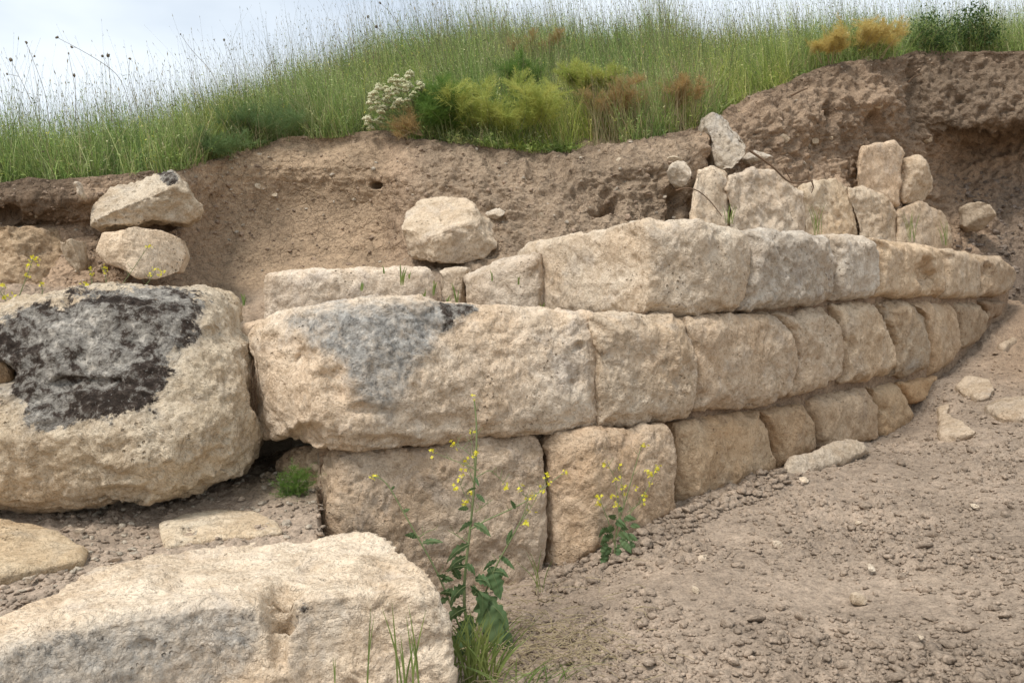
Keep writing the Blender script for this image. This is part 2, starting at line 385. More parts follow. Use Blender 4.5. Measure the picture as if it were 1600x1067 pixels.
for s in range(7):
    for q in range(2):
        a = np.interp(np.arange(-900, 2701, 2.), bk, BA[:, s, q])
        kern = np.hanning(15 if s > 4 else 21); kern /= kern.sum()
        a = np.convolve(np.pad(a, 15, 'edge'), kern, 'same')[15:-15]
        cols[:, s, q] = np.interp(pxs, np.arange(-900, 2701, 2.), a)
ss = np.concatenate([np.linspace(0, 2, 60, endpoint=False), np.linspace(2, 6, 250)])
def catm(C, s):
    i = np.clip(np.floor(s).astype(int), 0, 5); f = (s-i)[None, :, None]
    g_ = lambda k: C[:, np.clip(k, 0, 6), :]
    p0, p1, p2, p3 = g_(i-1), g_(i), g_(i+1), g_(i+2); m1 = (p2-p0)*.4; m2 = (p3-p1)*.4
    return (2*f**3-3*f**2+1)*p1+(f**3-2*f**2+f)*m1+(-2*f**3+3*f**2)*p2+(f**3-f**2)*m2
B = catm(cols, ss)                                                 # (npx, ns, 2)
V = P(pxs[:, None], B[:, :, 0], B[:, :, 1]); nr, nc = V.shape[:2]
W = V.reshape(-1, 3)
du = np.gradient(V, axis=0); dv = np.gradient(V, axis=1); nn = np.cross(du, dv).reshape(-1, 3)
nn /= np.linalg.norm(nn, axis=1)[:, None]+1e-9
if nn[len(nn)//2, 1] > 0: nn = -nn
ppx, ppy = proj(W)
sp = np.tile(ss, (nr, 1)).ravel()
rimf = sstep(6.0, 5.75, sp)
rough = .42+.38*sstep(610, 700, ppx)+.3*sstep(1050, 1200, ppx)+.35*sstep(160, 60, ppx)*sstep(352, 340, ppy)
w1, w2, _ = worley(W+.05*pn(W*7)[:, None]+3, 7.); x1, _, _ = worley(W+.02*pn(W*14)[:, None], 17.); y1, _, _ = worley(W+7, 40.)
vs = W*np.array((1, 1, .35))
d = .075*fbm(W, 1.4, 3)+.05*fbm(vs, 4, 4)*rough+rough*(.05*(.6-w1)+.032*(.6-x1)+.014*(.55-y1))+.012*fbm(W, 26, 4)+.035*rough*fbm(W+3, 8, 3, ridged=True)-.02
strat = sstep(.1, .45, fbm(W*np.array((.6, .6, 3)), 2.2, 3)); d += .03*strat*rough
smoothz = 1.15*np.clip(1-np.exp(-(((ppx-470)/130)**2+((ppy-350)/60)**2)), .35, 1); d *= smoothz
def hole(cx, cy, rx, ry, dep):
    q = ((ppx-cx)/rx)**2+((ppy-cy)/ry)**2+.9*fbm(W+cx, 11, 3); return -dep*sstep(1.15, .35, q)
d = d+hole(936, 329, 22, 9, .30)+hole(952, 318, 15, 15, .20)+hole(925, 308, 40, 26, .05)+hole(588, 290, 10, 7, .10)+hole(1512, 207, 34, 9, .3)+hole(1060, 330, 14, 40, .08)+hole(860, 268, 40, 22, .07)+hole(1365, 200, 14, 30, .09)+hole(1290, 180, 12, 22, .1)+hole(10, 330, 25, 14, .1)+hole(255, 351, 45, 7, .10)+hole(135, 415, 24, 10, .16)+hole(1422, 150, 10, 60, .14)
W2 = W+nn*(d*(.35+.65*rimf))[:, None]
c = np.zeros_like(W)
n1 = fbm(W, 1.2, 4)[:, None]; n2 = fbm(W+4, 3.5, 4)
base = C_BROWN*1.12*(1+.22*n1)
k = (sstep(610, 680, ppx)*sstep(1130, 1060, ppx)*.75)[:, None]; base = base*(1-k)+np.array((.305, .232, .162))*k
k = (sstep(250, 380, ppx)*sstep(640, 570, ppx))[:, None]; base = base*(1-k)+np.array((.365, .265, .175))*(1+.15*n1)*k
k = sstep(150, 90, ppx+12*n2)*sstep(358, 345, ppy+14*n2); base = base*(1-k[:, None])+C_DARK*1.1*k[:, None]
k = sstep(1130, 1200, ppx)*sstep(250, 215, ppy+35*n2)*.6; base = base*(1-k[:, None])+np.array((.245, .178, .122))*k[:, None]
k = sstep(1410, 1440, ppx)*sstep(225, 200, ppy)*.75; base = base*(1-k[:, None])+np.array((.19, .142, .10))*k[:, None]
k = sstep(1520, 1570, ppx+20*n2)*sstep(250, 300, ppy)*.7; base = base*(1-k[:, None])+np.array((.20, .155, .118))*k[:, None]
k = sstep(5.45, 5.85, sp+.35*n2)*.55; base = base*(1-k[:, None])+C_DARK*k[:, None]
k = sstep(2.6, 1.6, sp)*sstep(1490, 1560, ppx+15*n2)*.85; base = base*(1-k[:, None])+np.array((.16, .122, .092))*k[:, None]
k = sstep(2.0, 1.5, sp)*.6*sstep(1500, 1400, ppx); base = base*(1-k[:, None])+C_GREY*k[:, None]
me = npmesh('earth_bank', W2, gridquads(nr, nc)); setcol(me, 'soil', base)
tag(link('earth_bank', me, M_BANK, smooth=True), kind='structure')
BANKV = W2.reshape(nr, nc, 3); BANKN = nn.reshape(nr, nc, 3)

# earth packed behind the wall joints
def Yw(px): return np.interp(px, [380, 490, 580, 760, 935, 1090, 1170, 1250, 1370, 1450, 1530, 1590, 1700], [3.6, 3.32, 3.35, 3.6, 3.85, 4.2, 4.48, 4.8, 5.45, 6.0, 6.7, 7.2, 8.0])
pf = np.linspace(500, 1575, 260)
def fill(name, pf, tops, dy):
    T = np.interp(pf, *tops); rows = np.linspace(0, 1, 60)
    bot = 960-(pf-500)*.26
    py = T[:, None]*(1-rows)+bot[:, None]*rows; Y = (Yw(pf)+dy)[:, None]+0*rows
    V = P(pf[:, None], py, Y); V2 = V.copy().reshape(-1, 3)
    V2[:, 1] -= .03*fbm(V2, 9, 3); me = npmesh(name, V2, gridquads(*V.shape[:2])); setcol(me, 'soil', np.tile(C_BROWN, (len(V2), 1)))
    tag(link(name, me, M_BANK, smooth=True), kind='structure')
fill('earth_fill', pf, ([500, 900, 1000, 1030, 1570], [700, 500, 500, 380, 420]), .17)

# meadow surface rising behind the rim
RIM = W2.reshape(nr, nc, 3)[:, -1, :]
offs = np.array([-.005, 0.05, .12, .25, .5, .8, 1.2, 1.6, 2.0, 2.6, 3.5, 5, 8, 14, 30, 60.])
def rise(px): return np.interp(px, [-900, 0, 200, 450, 650, 850, 1050, 1200, 1300, 1500, 2700], [-.0, .06, .2, .55, .95, 1.18, 1.0, .62, .38, .3, .3])
def meadow_pt(px, off):
    """point on the meadow at photo column px, off metres behind the rim"""
    rx = np.interp(px, pxs, RIM[:, 0]); ry = np.interp(px, pxs, RIM[:, 1]); rz = np.interp(px, pxs, RIM[:, 2])
    prof = np.interp(off, [-.02, .04, .5, 1.2, 2.0, 2.6, 3.5, 6, 14, 60], [0, 0, .22, .62, .95, 1.0, .95, .5, -1.5, -10])
    up = np.where(off > 3.5, np.abs(prof)*np.sign(prof)*.6+.0, prof*rise(px))
    y = ry+off; x = rx*(y/ry); return np.stack(np.broadcast_arrays(x, y, rz+up), -1)
MP = meadow_pt(pxs[:, None], offs[None, :]); Mv = MP.reshape(-1, 3)
Mv[:, 2] += .03*fbm(Mv, 2.5, 3)-np.tile(.035*sstep(.15, 0, offs), len(pxs))
me = npmesh('meadow_soil', Mv, gridquads(*MP.shape[:2])); mo = np.tile(sstep(.02, .45, offs), len(pxs))[:, None]; setcol(me, 'soil', C_BROWN*.8*(1-mo)+np.array((.12, .13, .055))*mo)
tag(link('meadow_soil', me, M_SOIL, smooth=True), kind='structure')

# ------------------------------------------------------------------ stones
def resample(pts, K):
    p = np.array(pts, float); q = np.concatenate([p, p[:1]]); s = np.concatenate([[0], np.cumsum(np.hypot(*(np.diff(q[:, :2], axis=0)).T))])
    t = np.linspace(0, s[-1], K, endpoint=False)
    r = np.stack([np.interp(t, s, q[:, k]) for k in range(q.shape[1])], 1)
    return r
STN = [0]
def rs0(k, a, b): return np.random.RandomState(k).uniform(a, b)
GW = 'blocks of the long stone wall'
GU = 'rough stones of the upper wall behind the top course'
def stone(name, label, outline, surf, T=.45, D=None, back=None, bulge=.03, edge=.05, rough=1.0, facets=0, vox=None, cat='stone block',
          group=None, mat_=None, dents=(), lichen=None, weather=None, tint=(1, 1, 1), taper=.94, cuts=(), tintf=None, grain=1.0):
    """a stone whose front outline (photo columns and rows) lies on surf(px,py)->world; body runs back along D for T metres"""
    STN[0] += 1; sid = STN[0]; K = 110; bevT = bevB = 0.
    if group == GW: edge *= (.36 if min(q_[0] for q_ in outline) < 1150 else .62); bulge *= .5; bevT, bevB = rs0(sid, .03, .07), rs0(sid+50, .03, .06)
    elif group == GU: D = (.28, .96, 0) if D is None else D; edge *= .6; bulge *= .6; facets = 0; rough *= 1.15
    elif facets: edge *= .55; bulge *= .6
    else: edge *= .75
    o = resample(outline, K); c = o.mean(0)
    if group in (GW, GU): o = c+(o-c)*(1+((1.3 if o[:, 0].min() < 1150 else .1) if group == GW else 2.6)/np.abs(o-c).mean(0))
    if back is not None:
        bo = resample(back[0], K)
        a0 = np.arctan2(*(o[0]-c)[::-1]); bc = bo.mean(0)
        k = np.argmin(np.abs(np.angle(np.exp(1j*(np.arctan2(bo[:, 1]-bc[1], bo[:, 0]-bc[0])-a0))))); bo = np.roll(bo, -k, 0)
        BW = back[1](bo[:, 0], bo[:, 1])
    S = surf(o[:, 0], o[:, 1])
    if D is None:
        l, r = S[np.argmin(o[:, 0])], S[np.argmax(o[:, 0])]; D = np.array((-(r-l)[1], (r-l)[0], 0)); D /= np.linalg.norm(D)
        if D[1] < 0: D = -D
    D = np.array(D, float); D /= np.linalg.norm(D)
    size = np.linalg.norm(S-S.mean(0), axis=1).mean()
    e = edge
    rings = []
    hx = np.abs(o-c).max(0); dn_ = (o-c)/hx; up_ = -dn_[:, 1]; jag = .75+.5*np.sin(np.arange(K)*.9+sid)*np.sin(np.arange(K)*.37+2*sid)
    bev = (bevT*sstep(.45, .85, up_)+bevB*sstep(.45, .85, -up_))*jag
    NR = 12
    for k in range(1, NR+1):
        r = k/NR; rr = 1-(1-r)**1.0
        q = c+(o-c)*rr; w = surf(q[:, 0], q[:, 1])
        rings.append((w, D*(-bulge*(1-rr**3)), rr))
    ctr = surf(c[0:1], c[1:2])[0]-D*bulge
    Vs = [ctr[None]]
    # distance-in from the edge shapes the rounded rim
    for w, off, rr in rings:
        din = np.linalg.norm(S-w, axis=1); tt = np.clip(1-din/e, 0, 1); dep = e*(1-np.sqrt(np.clip(1-tt**2, 0, 1)))+bev*sstep(.70, 1.0, rr)
        Vs.append(w+off+D*dep[:, None])
    cw = S.mean(0)
    NS = 8
    for k in range(1, NS+1):
        f = k/NS
        if back is None: w = cw+(S-cw)*(1-(1-taper)*f)+D*(e+bev.max()+(T-e)*f)
        else: w = (S+D*e)*(1-f)+BW*f
        Vs.append(w)
    last = Vs[-1]; lc = last.mean(0)
    for f in (.9, .6, .3): Vs.append(lc+(last-lc)*f+D*.04*(1-f))
    Vs.append((lc+D*.05)[None])
    nR = len(Vs)-2; V = np.concatenate(Vs); Q = []; Tt = []
    for k in range(nR-1):
        a = 1+k*K; b2 = a+K; i = np.arange(K); j = (i+1) % K
        Q.append(np.stack([a+i, a+j, b2+j, b2+i], 1))
    i = np.arange(K); j = (i+1) % K; Tt.append(np.stack([0*i, 1+j, 1+i], 1)); a = 1+(nR-1)*K
    Tt.append(np.stack([a+i, a+j, 0*i+len(V)-1], 1))
    me0 = npmesh('tmp', V, np.concatenate(Q), np.concatenate(Tt))
    ob = bpy.data.objects.new('tmp', me0); COL.objects.link(ob)
    md = ob.modifiers.new('r', 'REMESH'); md.mode = 'VOXEL'; md.voxel_size = vox or max(.0075, .0024*cw[1])
    me = bpy.data.meshes.new_from_object(ob.evaluated_get(bpy.context.evaluated_depsgraph_get()))
    bpy.data.objects.remove(ob); bpy.data.meshes.remove(me0); me.name = name
    p = getco(me); off = np.array((sid*3.7, sid*1.3, sid*2.1)); rs = np.random.RandomState(sid*13)
    cc = p.mean(0)
    ext = np.abs((p-cc)).max(0)
    for k in range(facets):                                   # broken planes
        n = rs.normal(size=3)*(.75, 1, .75); n[1] = -abs(n[1])-.55; n /= np.linalg.norm(n)
        dd = (p-cc)@n; lim = np.percentile(dd, rs.uniform(66, 86)); p = p-n*(np.maximum(0, dd-lim)*.86)[:, None]
    for (n, fr) in cuts:
        n = np.array(n, float); n /= np.linalg.norm(n); dd = (p-cc)@n; lim = dd.min()+fr*(dd.max()-dd.min()); p = p-n*(np.maximum(0, dd-lim)*.9)[:, None]
    me.vertices.foreach_set('co', p.astype(np.float32).ravel()); me.update(); n = getno(me)
    q = p+off; s1 = min(1, size/.3)
    wq = q+.06*np.stack([pn(q*5), pn(q*5+31), pn(q*5+57)], 1)
    f1, f2, _ = worley(wq*np.array((1, 1, 1.25)), 6.5/max(s1, .35)); h1, _, _ = worley(wq+2, 17/max(s1, .45)); k1, _, _ = worley(q, 46.)
    msk = sstep(-.25, .3, fbm(q+8, 2.2, 3)); tt_ = fbm(wq+40, 3.4, 5, .55)*6.5; tf = tt_-np.floor(tt_)
    terr = (np.floor(tt_)+sstep(.38, .62, tf))*.55*(.3+msk)
    px0_, py0_ = proj(p); gw = group == GW; kf = .62 if gw else 1.; ke = .25+.75*sstep(0, 16, polysd(outline, px0_, py0_)) if gw else 1.
    d = ke*kf*(.030*fbm(q, 2.3/max(s1, .3), 3)*s1 + .020*(f1-.55)*s1*rough*(.35+.9*msk) + .0115*(h1-.5)*rough*(.4+.9*msk))+(0
         + grain*(.005*(.5-k1)+.0095*fbm(q, 24, 5, .66))*rough + .010*rough*terr + .012*fbm(q+1, 7, 4)*rough - .009*rough*np.clip(fbm(q+3, 4.5, 4, ridged=True)-.45, 0, 1)*2)
    p = p+n*d[:, None]
    px, py = proj(p)
    for (dx, dy, rx, ry, dep, *dr) in dents:
        z = ((px-dx)/rx)**2+((py-dy)/ry)**2+.9*fbm(q, 13, 3); k = sstep(1.25, -.1, z)*(n@D < .5); dv_ = np.array(dr[0]) if dr else D; p = p+dv_[None]*(dep*k)[:, None]
    me.vertices.foreach_set('co', p.astype(np.float32).ravel()); me.update()
    nz = fbm(q, 6, 4, .6)+.55*fbm(q, 22, 5, .7); m = 0*px; wv = 0*px
    if lichen is not None: 
        for poly, st, sf in lichen: m = np.maximum(m, st*sstep(-sf*2.2, sf*2.2, polysd(poly, px, py)+sf*2.0*nz)*(n@D < .35))
    if weather is not None:
        for poly, st, sf in weather: wv = np.maximum(wv, st*sstep(-sf*2, sf*2, polysd(poly, px, py)+sf*1.5*nz)*(n@D < .45))
    setf(me, 'lichen', m); setf(me, 'weather', wv)
    tc_ = np.tile(np.array(tint, float), (len(p), 1))
    if tintf is not None: tc_ = tc_*tintf(px, py, q)
    setcol(me, 'tint', tc_)
    ob = link(name, me, mat_ or M_LIME, smooth=True, origin=cc)
    tag(ob, label, cat, group); return ob
def plane(Yl, xl, Yr, xr, lean=0., y0=500.):
    return lambda px, py: P(px, py, Yl+(px-xl)/(xr-xl)*(Yr-Yl)+lean*(y0-py)/100)
def wall(dy=0., lean=.0, y0=600): return lambda px, py: P(px, py, Yw(px)+dy+lean*(y0-py)/100)
GW = 'blocks of the long stone wall'
ORANGE = (1.03, .93, .82); PINK = (1.0, .93, .87); GREY_ = (.95, .96, .98); DIM = (.88, .82, .75)
# --- course above: top of the wall
def Acorner(px, py):
    Y = np.where(px < 1012, 4.12+(1012-px)/162*.62, Yw(px)-.0); return P(px, py, np.where(px < 1012, Y, np.maximum(4.12+(px-1012)/80*.1, Yw(px)-.02)))
stone('stone_block', 'large pale corner block with a raised peak at the left end of the top course',
  [(852, 388), (870, 374), (918, 364), (958, 359), (989, 348), (1029, 342), (1086, 346), (1154, 354), (1168, 364), (1177, 391), (1177, 430), (1168, 465), (1156, 487), (1115, 492), (1073, 495), (1030, 492), (965, 490), (900, 492), (854, 492), (849, 440)],
  Acorner, T=.42, bulge=.02, edge=.06, group=GW, tint=(1.04, 1.0, .94), D=(-.35, .93, 0))
stone('stone_block', 'grey chipped block in the top course, right of the pale corner block',
  [(1177, 360), (1240, 361), (1309, 366), (1312, 420), (1309, 470), (1250, 483), (1170, 488), (1177, 440), (1180, 395)], wall(-.03), bulge=.035, edge=.05, group=GW, tint=(.97, .96, .95), rough=1.25, T=.35)
stone('stone_block', 'narrow smooth block in the top course between the grey chipped block and the rusty one',
  [(1312, 366), (1370, 370), (1377, 390), (1378, 440), (1374, 467), (1340, 471), (1311, 471), (1314, 420)], wall(-.02), bulge=.035, edge=.05, group=GW, T=.35)
stone('stone_block', 'rusty brown top-course block with a dark hollow near its right end',
  [(1378, 371), (1430, 377), (1476, 384), (1480, 425), (1478, 467), (1420, 467), (1378, 467), (1380, 420)], wall(-.02), bulge=.03, edge=.05, group=GW, tint=(.92, .80, .66), dents=[(1447, 425, 17, 24, .08)], rough=1.2, T=.35)
stone('stone_block', 'small tan top-course block just right of the rusty one with the hollow',
  [(1479, 385), (1505, 389), (1530, 396), (1536, 430), (1530, 465), (1500, 468), (1480, 467), (1482, 425)], wall(-.02), bulge=.04, edge=.05, group=GW, tint=(.90, .82, .72), T=.35)
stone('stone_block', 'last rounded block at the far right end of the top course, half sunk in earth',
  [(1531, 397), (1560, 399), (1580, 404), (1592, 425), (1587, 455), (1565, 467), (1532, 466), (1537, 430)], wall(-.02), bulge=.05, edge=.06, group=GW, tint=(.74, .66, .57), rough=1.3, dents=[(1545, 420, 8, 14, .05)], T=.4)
# --- middle course
stone('stone_block', 'largest wall block, long, with a blue-grey weathered triangle and black smudge on top',
  [(384, 527), (394, 509), (437, 490), (505, 472), (559, 467), (620, 468), (674, 471), (741, 477), (842, 483), (910, 489), (931, 494), (936, 506), (937, 566), (940, 617), (938, 668), (881, 678), (830, 681), (740, 691), (650, 700), (578, 704), (520, 700), (489, 697), (440, 695), (405, 690), (398, 640), (397, 576), (386, 545)],
  lambda px, py: P(px, py, Yw(px)+.02+.06*np.clip((600-py)/100, 0, 2)**1.3), T=.5, bulge=.03, edge=.09, group=GW, tint=(1.06, 1.01, .95), rough=1.15,
  weather=[([(445, 500), (505, 470), (560, 464), (700, 470), (725, 490), (690, 530), (640, 600), (605, 655), (560, 625), (530, 570), (485, 545)], .92, 14), ([(840, 500), (928, 500), (935, 560), (925, 640), (890, 650), (870, 560)], .30, 14)],
  lichen=[([(688, 474), (730, 476), (748, 486), (712, 494), (706, 512), (688, 522), (696, 496)], .9, 5)],
  dents=[(905, 541, 10, 9, .05), (893, 598, 7, 6, .03), (900, 570, 16, 45, .02), (475, 690, 34, 30, .09), (570, 640, 30, 12, .03), (520, 600, 22, 34, .03), (480, 560, 20, 20, .025), (610, 690, 60, 10, .03), (700, 660, 60, 14, .02)])
stone('stone_block', 'squarish middle-course block right beside the largest one, grey stain on its upper right',
  [(941, 495), (1000, 491), (1060, 492), (1080, 497), (1087, 540), (1091, 600), (1089, 652), (1040, 662), (990, 669), (943, 670), (941, 600), (938, 540)], wall(.0), bulge=.03, edge=.045, group=GW, rough=1.1, tint=(1, .94, .86),
  weather=[([(985, 505), (1050, 515), (1060, 560), (1010, 580), (975, 545)], .35, 14)], T=.35)
stone('stone_block', 'broad even middle-course block with a sloping shoulder at its top right, under the corner block',
  [(1084, 497), (1130, 492), (1215, 489), (1228, 500), (1244, 540), (1251, 566), (1243, 612), (1234, 625), (1194, 636), (1140, 642), (1097, 644), (1093, 600), (1089, 545)], wall(-.02), bulge=.045, edge=.07, group=GW, tint=(.99, .91, .82), T=.35)
stone('stone_block', 'middle-course block with a grey upper face and brown chipped foot, fourth from the left',
  [(1226, 489), (1270, 483), (1306, 478), (1316, 500), (1324, 551), (1322, 592), (1300, 608), (1279, 615), (1246, 621), (1248, 590), (1252, 561), (1242, 524)], wall(-.01), bulge=.035, edge=.06, group=GW, tint=(.95, .86, .76), rough=1.2, T=.35)
stone('stone_block', 'upright middle-course block with an orange vertical groove down its left side',
  [(1312, 476), (1345, 471), (1374, 470), (1385, 487), (1398, 534), (1402, 565), (1395, 588), (1357, 603), (1327, 600), (1325, 550), (1318, 500)], wall(-.0), bulge=.03, edge=.05, group=GW, tint=(.97, .86, .73), rough=1.25, dents=[(1333, 545, 6, 24, .04)], T=.35)
stone('stone_block', 'middle-course block with pale grey lower right corner, above the small dark orange stone',
  [(1382, 470), (1424, 469), (1447, 488), (1456, 538), (1454, 578), (1418, 594), (1401, 592), (1404, 560), (1395, 515)], wall(-.0), bulge=.035, edge=.05, group=GW, tint=(.88, .80, .70), rough=1.3, T=.35,
  weather=[([(1405, 560), (1440, 555), (1450, 580), (1420, 592), (1405, 585)], .5, 8)])
stone('stone_block', 'smooth tan middle-course block with its foot buried in drifted soil',
  [(1430, 470), (1495, 473), (1501, 505), (1504, 545), (1490, 575), (1460, 590), (1457, 540), (1450, 495)], wall(.03), bulge=.03, edge=.05, group=GW, tint=(.93, .80, .66), rough=.7, T=.35)
stone('stone_block', 'rounded dark middle-course block sunk in soil, second from the right end',
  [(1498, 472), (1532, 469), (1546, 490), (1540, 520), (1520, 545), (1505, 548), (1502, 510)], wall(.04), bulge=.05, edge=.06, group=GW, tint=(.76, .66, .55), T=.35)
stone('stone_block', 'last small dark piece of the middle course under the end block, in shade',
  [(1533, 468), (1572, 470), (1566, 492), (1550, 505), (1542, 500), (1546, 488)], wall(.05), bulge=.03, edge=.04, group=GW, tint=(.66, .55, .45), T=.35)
# --- bottom course
stone('stone_block', 'wide bottom-course block behind the big yellow mustard plant',
  [(496, 712), (520, 704), (580, 706), (700, 694), (830, 682), (846, 690), (853, 715), (857, 769), (856, 840), (848, 905), (842, 960), (760, 960), (640, 960), (560, 930), (510, 880), (502, 808), (495, 745)],
  lambda px, py: P(px, py, np.interp(px, [495, 530, 857], [3.48, 3.36, 3.72])+.03*np.clip((800-py)/100, -2, 1.5)), bulge=.04, edge=.07, group=GW, tint=(1.0, .90, .80), rough=1.0, T=.4)
def Pcorner(px, py): return P(px, py, np.interp(px, [845, 860, 930, 1058], [3.84, 3.78, 3.75, 4.06])+.02*(750-py)/100)
stone('stone_block', 'bottom-course block behind the small mustard plant, with an upright ridge',
  [(848, 690), (870, 682), (930, 675), (1043, 666), (1056, 686), (1059, 737), (1054, 800), (1000, 850), (917, 882), (862, 915), (853, 905), (858, 840), (861, 769), (858, 720)], Pcorner, bulge=.025, edge=.05, group=GW, tint=(.97, .84, .71), T=.4)
stone('stone_block', 'long brown bottom-course block with its foot in loose clods, right of the small mustard plant',
  [(1063, 662), (1120, 654), (1195, 643), (1206, 686), (1215, 735), (1170, 765), (1120, 785), (1067, 810), (1062, 770), (1062, 700)], wall(.06), bulge=.035, edge=.05, group=GW, tint=(.90, .76, .60), rough=.9, T=.4)
stone('stone_block', 'brown bottom-course block just behind the left end of the loose pale slab',
  [(1198, 643), (1230, 634), (1264, 628), (1274, 655), (1279, 700), (1240, 728), (1218, 740), (1215, 700), (1207, 670)], wall(.05), bulge=.035, edge=.05, group=GW, tint=(.86, .72, .57), rough=1.1, T=.4)
stone('stone_block', 'bottom-course block standing right behind the right half of the loose pale slab',
  [(1275, 626), (1320, 613), (1360, 604), (1376, 635), (1377, 690), (1330, 700), (1285, 712), (1282, 680), (1275, 650)], wall(.03), bulge=.045, edge=.06, group=GW, tint=(.85, .74, .62), T=.4)
stone('stone_block', 'narrow bottom-course block made of a small upper lump and a rounder lower one',
  [(1366, 605), (1408, 598), (1420, 625), (1431, 650), (1432, 672), (1397, 690), (1378, 690), (1377, 650)], wall(.03), bulge=.04, edge=.05, group=GW, tint=(.84, .70, .54), dents=[(1375, 640, 14, 6, .03)], T=.4)
stone('stone_block', 'last small dark orange stone of the bottom course with a gap under it',
  [(1410, 599), (1440, 592), (1468, 586), (1474, 605), (1472, 622), (1440, 630), (1424, 633), (1416, 615)], wall(.05), bulge=.03, edge=.04, group=GW, tint=(.88, .68, .48), T=.35)
stone('stone_block', 'small wall stone in the corner right behind the feathery green tuft',
  [(428, 718), (448, 703), (493, 703), (500, 740), (500, 800), (470, 800), (434, 770)], plane(3.70, 420, 3.52, 500), bulge=.02, edge=.04, group=GW, tint=(.95, .82, .68), T=.35)
# --- inner row behind the largest block
GB = 'blocks of the low inner row behind the largest block'
stone('stone_block', 'long pale flat-topped block lying behind the largest wall block',
  [(411, 440), (415, 428), (440, 422), (471, 418), (600, 418), (674, 419), (681, 432), (684, 520), (560, 520), (410, 520)], plane(4.55, 410, 4.75, 684), T=.6, bulge=.02, edge=.04, group=GB, tint=(1.10, 1.04, .98))
stone('stone_block', 'small wedge stone between two pale blocks of the inner row, grass shoots in front',
  [(685, 422), (710, 417), (733, 417), (726, 440), (727, 475), (728, 520), (688, 520), (686, 470)], plane(4.85, 685, 4.85, 730), T=.4, bulge=.02, edge=.03, group=GB, tint=(.95, .88, .80))
stone('stone_block', 'rough block with a top rising to the right, left of the corner block',
  [(726, 432), (750, 418), (775, 407), (820, 396), (846, 392), (849, 430), (849, 520), (790, 520), (730, 520), (726, 480)], plane(4.75, 726, 4.72, 849), T=.45, bulge=.03, edge=.05, group=GB, rough=1.2, tint=(1.05, 1.0, .95))
# --- upper back wall
GU = 'rough stones of the upper wall behind the top course'
def up(dy=0., lean=.1): return lambda px, py: P(px, py, np.interp(px, [1040, 1090, 1250, 1350, 1480], [5.45, 5.5, 6.1, 6.55, 7.1])+dy+lean*(340-py)/100)
stone('stone_block', 'upright rounded stone at the left end of the upper wall',
  [(1090, 268), (1111, 261), (1130, 272), (1138, 302), (1136, 350), (1133, 400), (1086, 400), (1078, 345), (1082, 300)], up(), T=.4, bulge=.06, edge=.08, group=GU, tint=(1.08, 1.0, .90), facets=2)
stone('stone_block', 'biggest pale stone of the upper wall with a flat top, second from its left end',
  [(1139, 275), (1175, 265), (1208, 268), (1224, 284), (1252, 305), (1258, 358), (1256, 410), (1185, 410), (1136, 400), (1140, 330), (1133, 290)], up(-.02), T=.5, bulge=.05, edge=.08, group=GU, facets=3, tint=(1.12, 1.05, .97), rough=1.2)
stone('stone_block', 'brownish upper-wall stone just under the hanging root fork',
  [(1254, 290), (1280, 284), (1303, 282), (1323, 294), (1338, 325), (1342, 400), (1262, 400), (1258, 340), (1250, 305)], up(.02), T=.4, bulge=.04, edge=.06, group=GU, facets=3, tint=(1.0, .92, .80), rough=1.3)
stone('stone_block', 'upper-wall stone with a steep sloping right shoulder, fourth from the left',
  [(1328, 296), (1350, 290), (1384, 306), (1401, 332), (1403, 400), (1345, 400), (1341, 350), (1330, 320)], up(.0), T=.4, bulge=.05, edge=.07, group=GU, facets=2, tint=(1.0, .92, .82), rough=1.2)
stone('stone_block', 'low dusty stone ending the upper wall on the right, grass shoots on it',
  [(1404, 328), (1438, 315), (1472, 332), (1485, 355), (1486, 410), (1404, 400)], up(.0), T=.4, bulge=.05, edge=.08, group=GU, tint=(.85, .76, .66), facets=1)
stone('stone_block', 'square flat-topped stone perched above the upper wall, half in the earth',
  [(1350, 230), (1397, 223), (1409, 238), (1408, 280), (1402, 318), (1370, 310), (1345, 290), (1344, 255)], up(.15, .05), T=.4, bulge=.02, edge=.04, group=GU, tint=(1.0, .88, .76), rough=.8, cat='stone block')
stone('boulder', 'round stone with a greenish foot perched above the right end of the upper wall',
  [(1412, 242), (1438, 239), (1453, 256), (1463, 292), (1450, 313), (1420, 316), (1408, 300)], up(.05, .05), T=.35, bulge=.06, edge=.09, cat='boulder', tint=(.98, .9, .8), facets=2, D=(.28, .96, 0))
# --- boulders in the bank
R_ = dict(mat_=M_ROCK, cat='boulder')
stone('boulder', 'standing grey-tipped rock sticking up at the grass edge, right of centre',
  [(1121, 168), (1134, 164), (1146, 170), (1152, 184), (1168, 200), (1176, 214), (1168, 238), (1143, 264), (1131, 256), (1127, 216), (1117, 188)], plane(5.85, 1117, 5.9, 1176, .1, 230), T=.5, bulge=.06, edge=.06, facets=4, weather=[([(1110, 155), (1150, 155), (1152, 185), (1115, 192)], .8, 6)], **R_)
stone('rock', 'small knobbly rock in the earth just right of the standing grey-tipped rock', [(1176, 244), (1190, 231), (1206, 230), (1215, 242), (1200, 247), (1184, 253)], plane(6.05, 1170, 6.1, 1220), T=.2, bulge=.03, edge=.03, cat='rock', mat_=M_ROCK, facets=3)
stone('rock', 'pointed rock leaning on the left end of the upper wall', [(1050, 262), (1062, 244), (1077, 243), (1088, 266), (1074, 291), (1058, 285)], plane(5.5, 1045, 5.5, 1090), T=.25, bulge=.05, edge=.05, cat='rock', mat_=M_ROCK, facets=3)
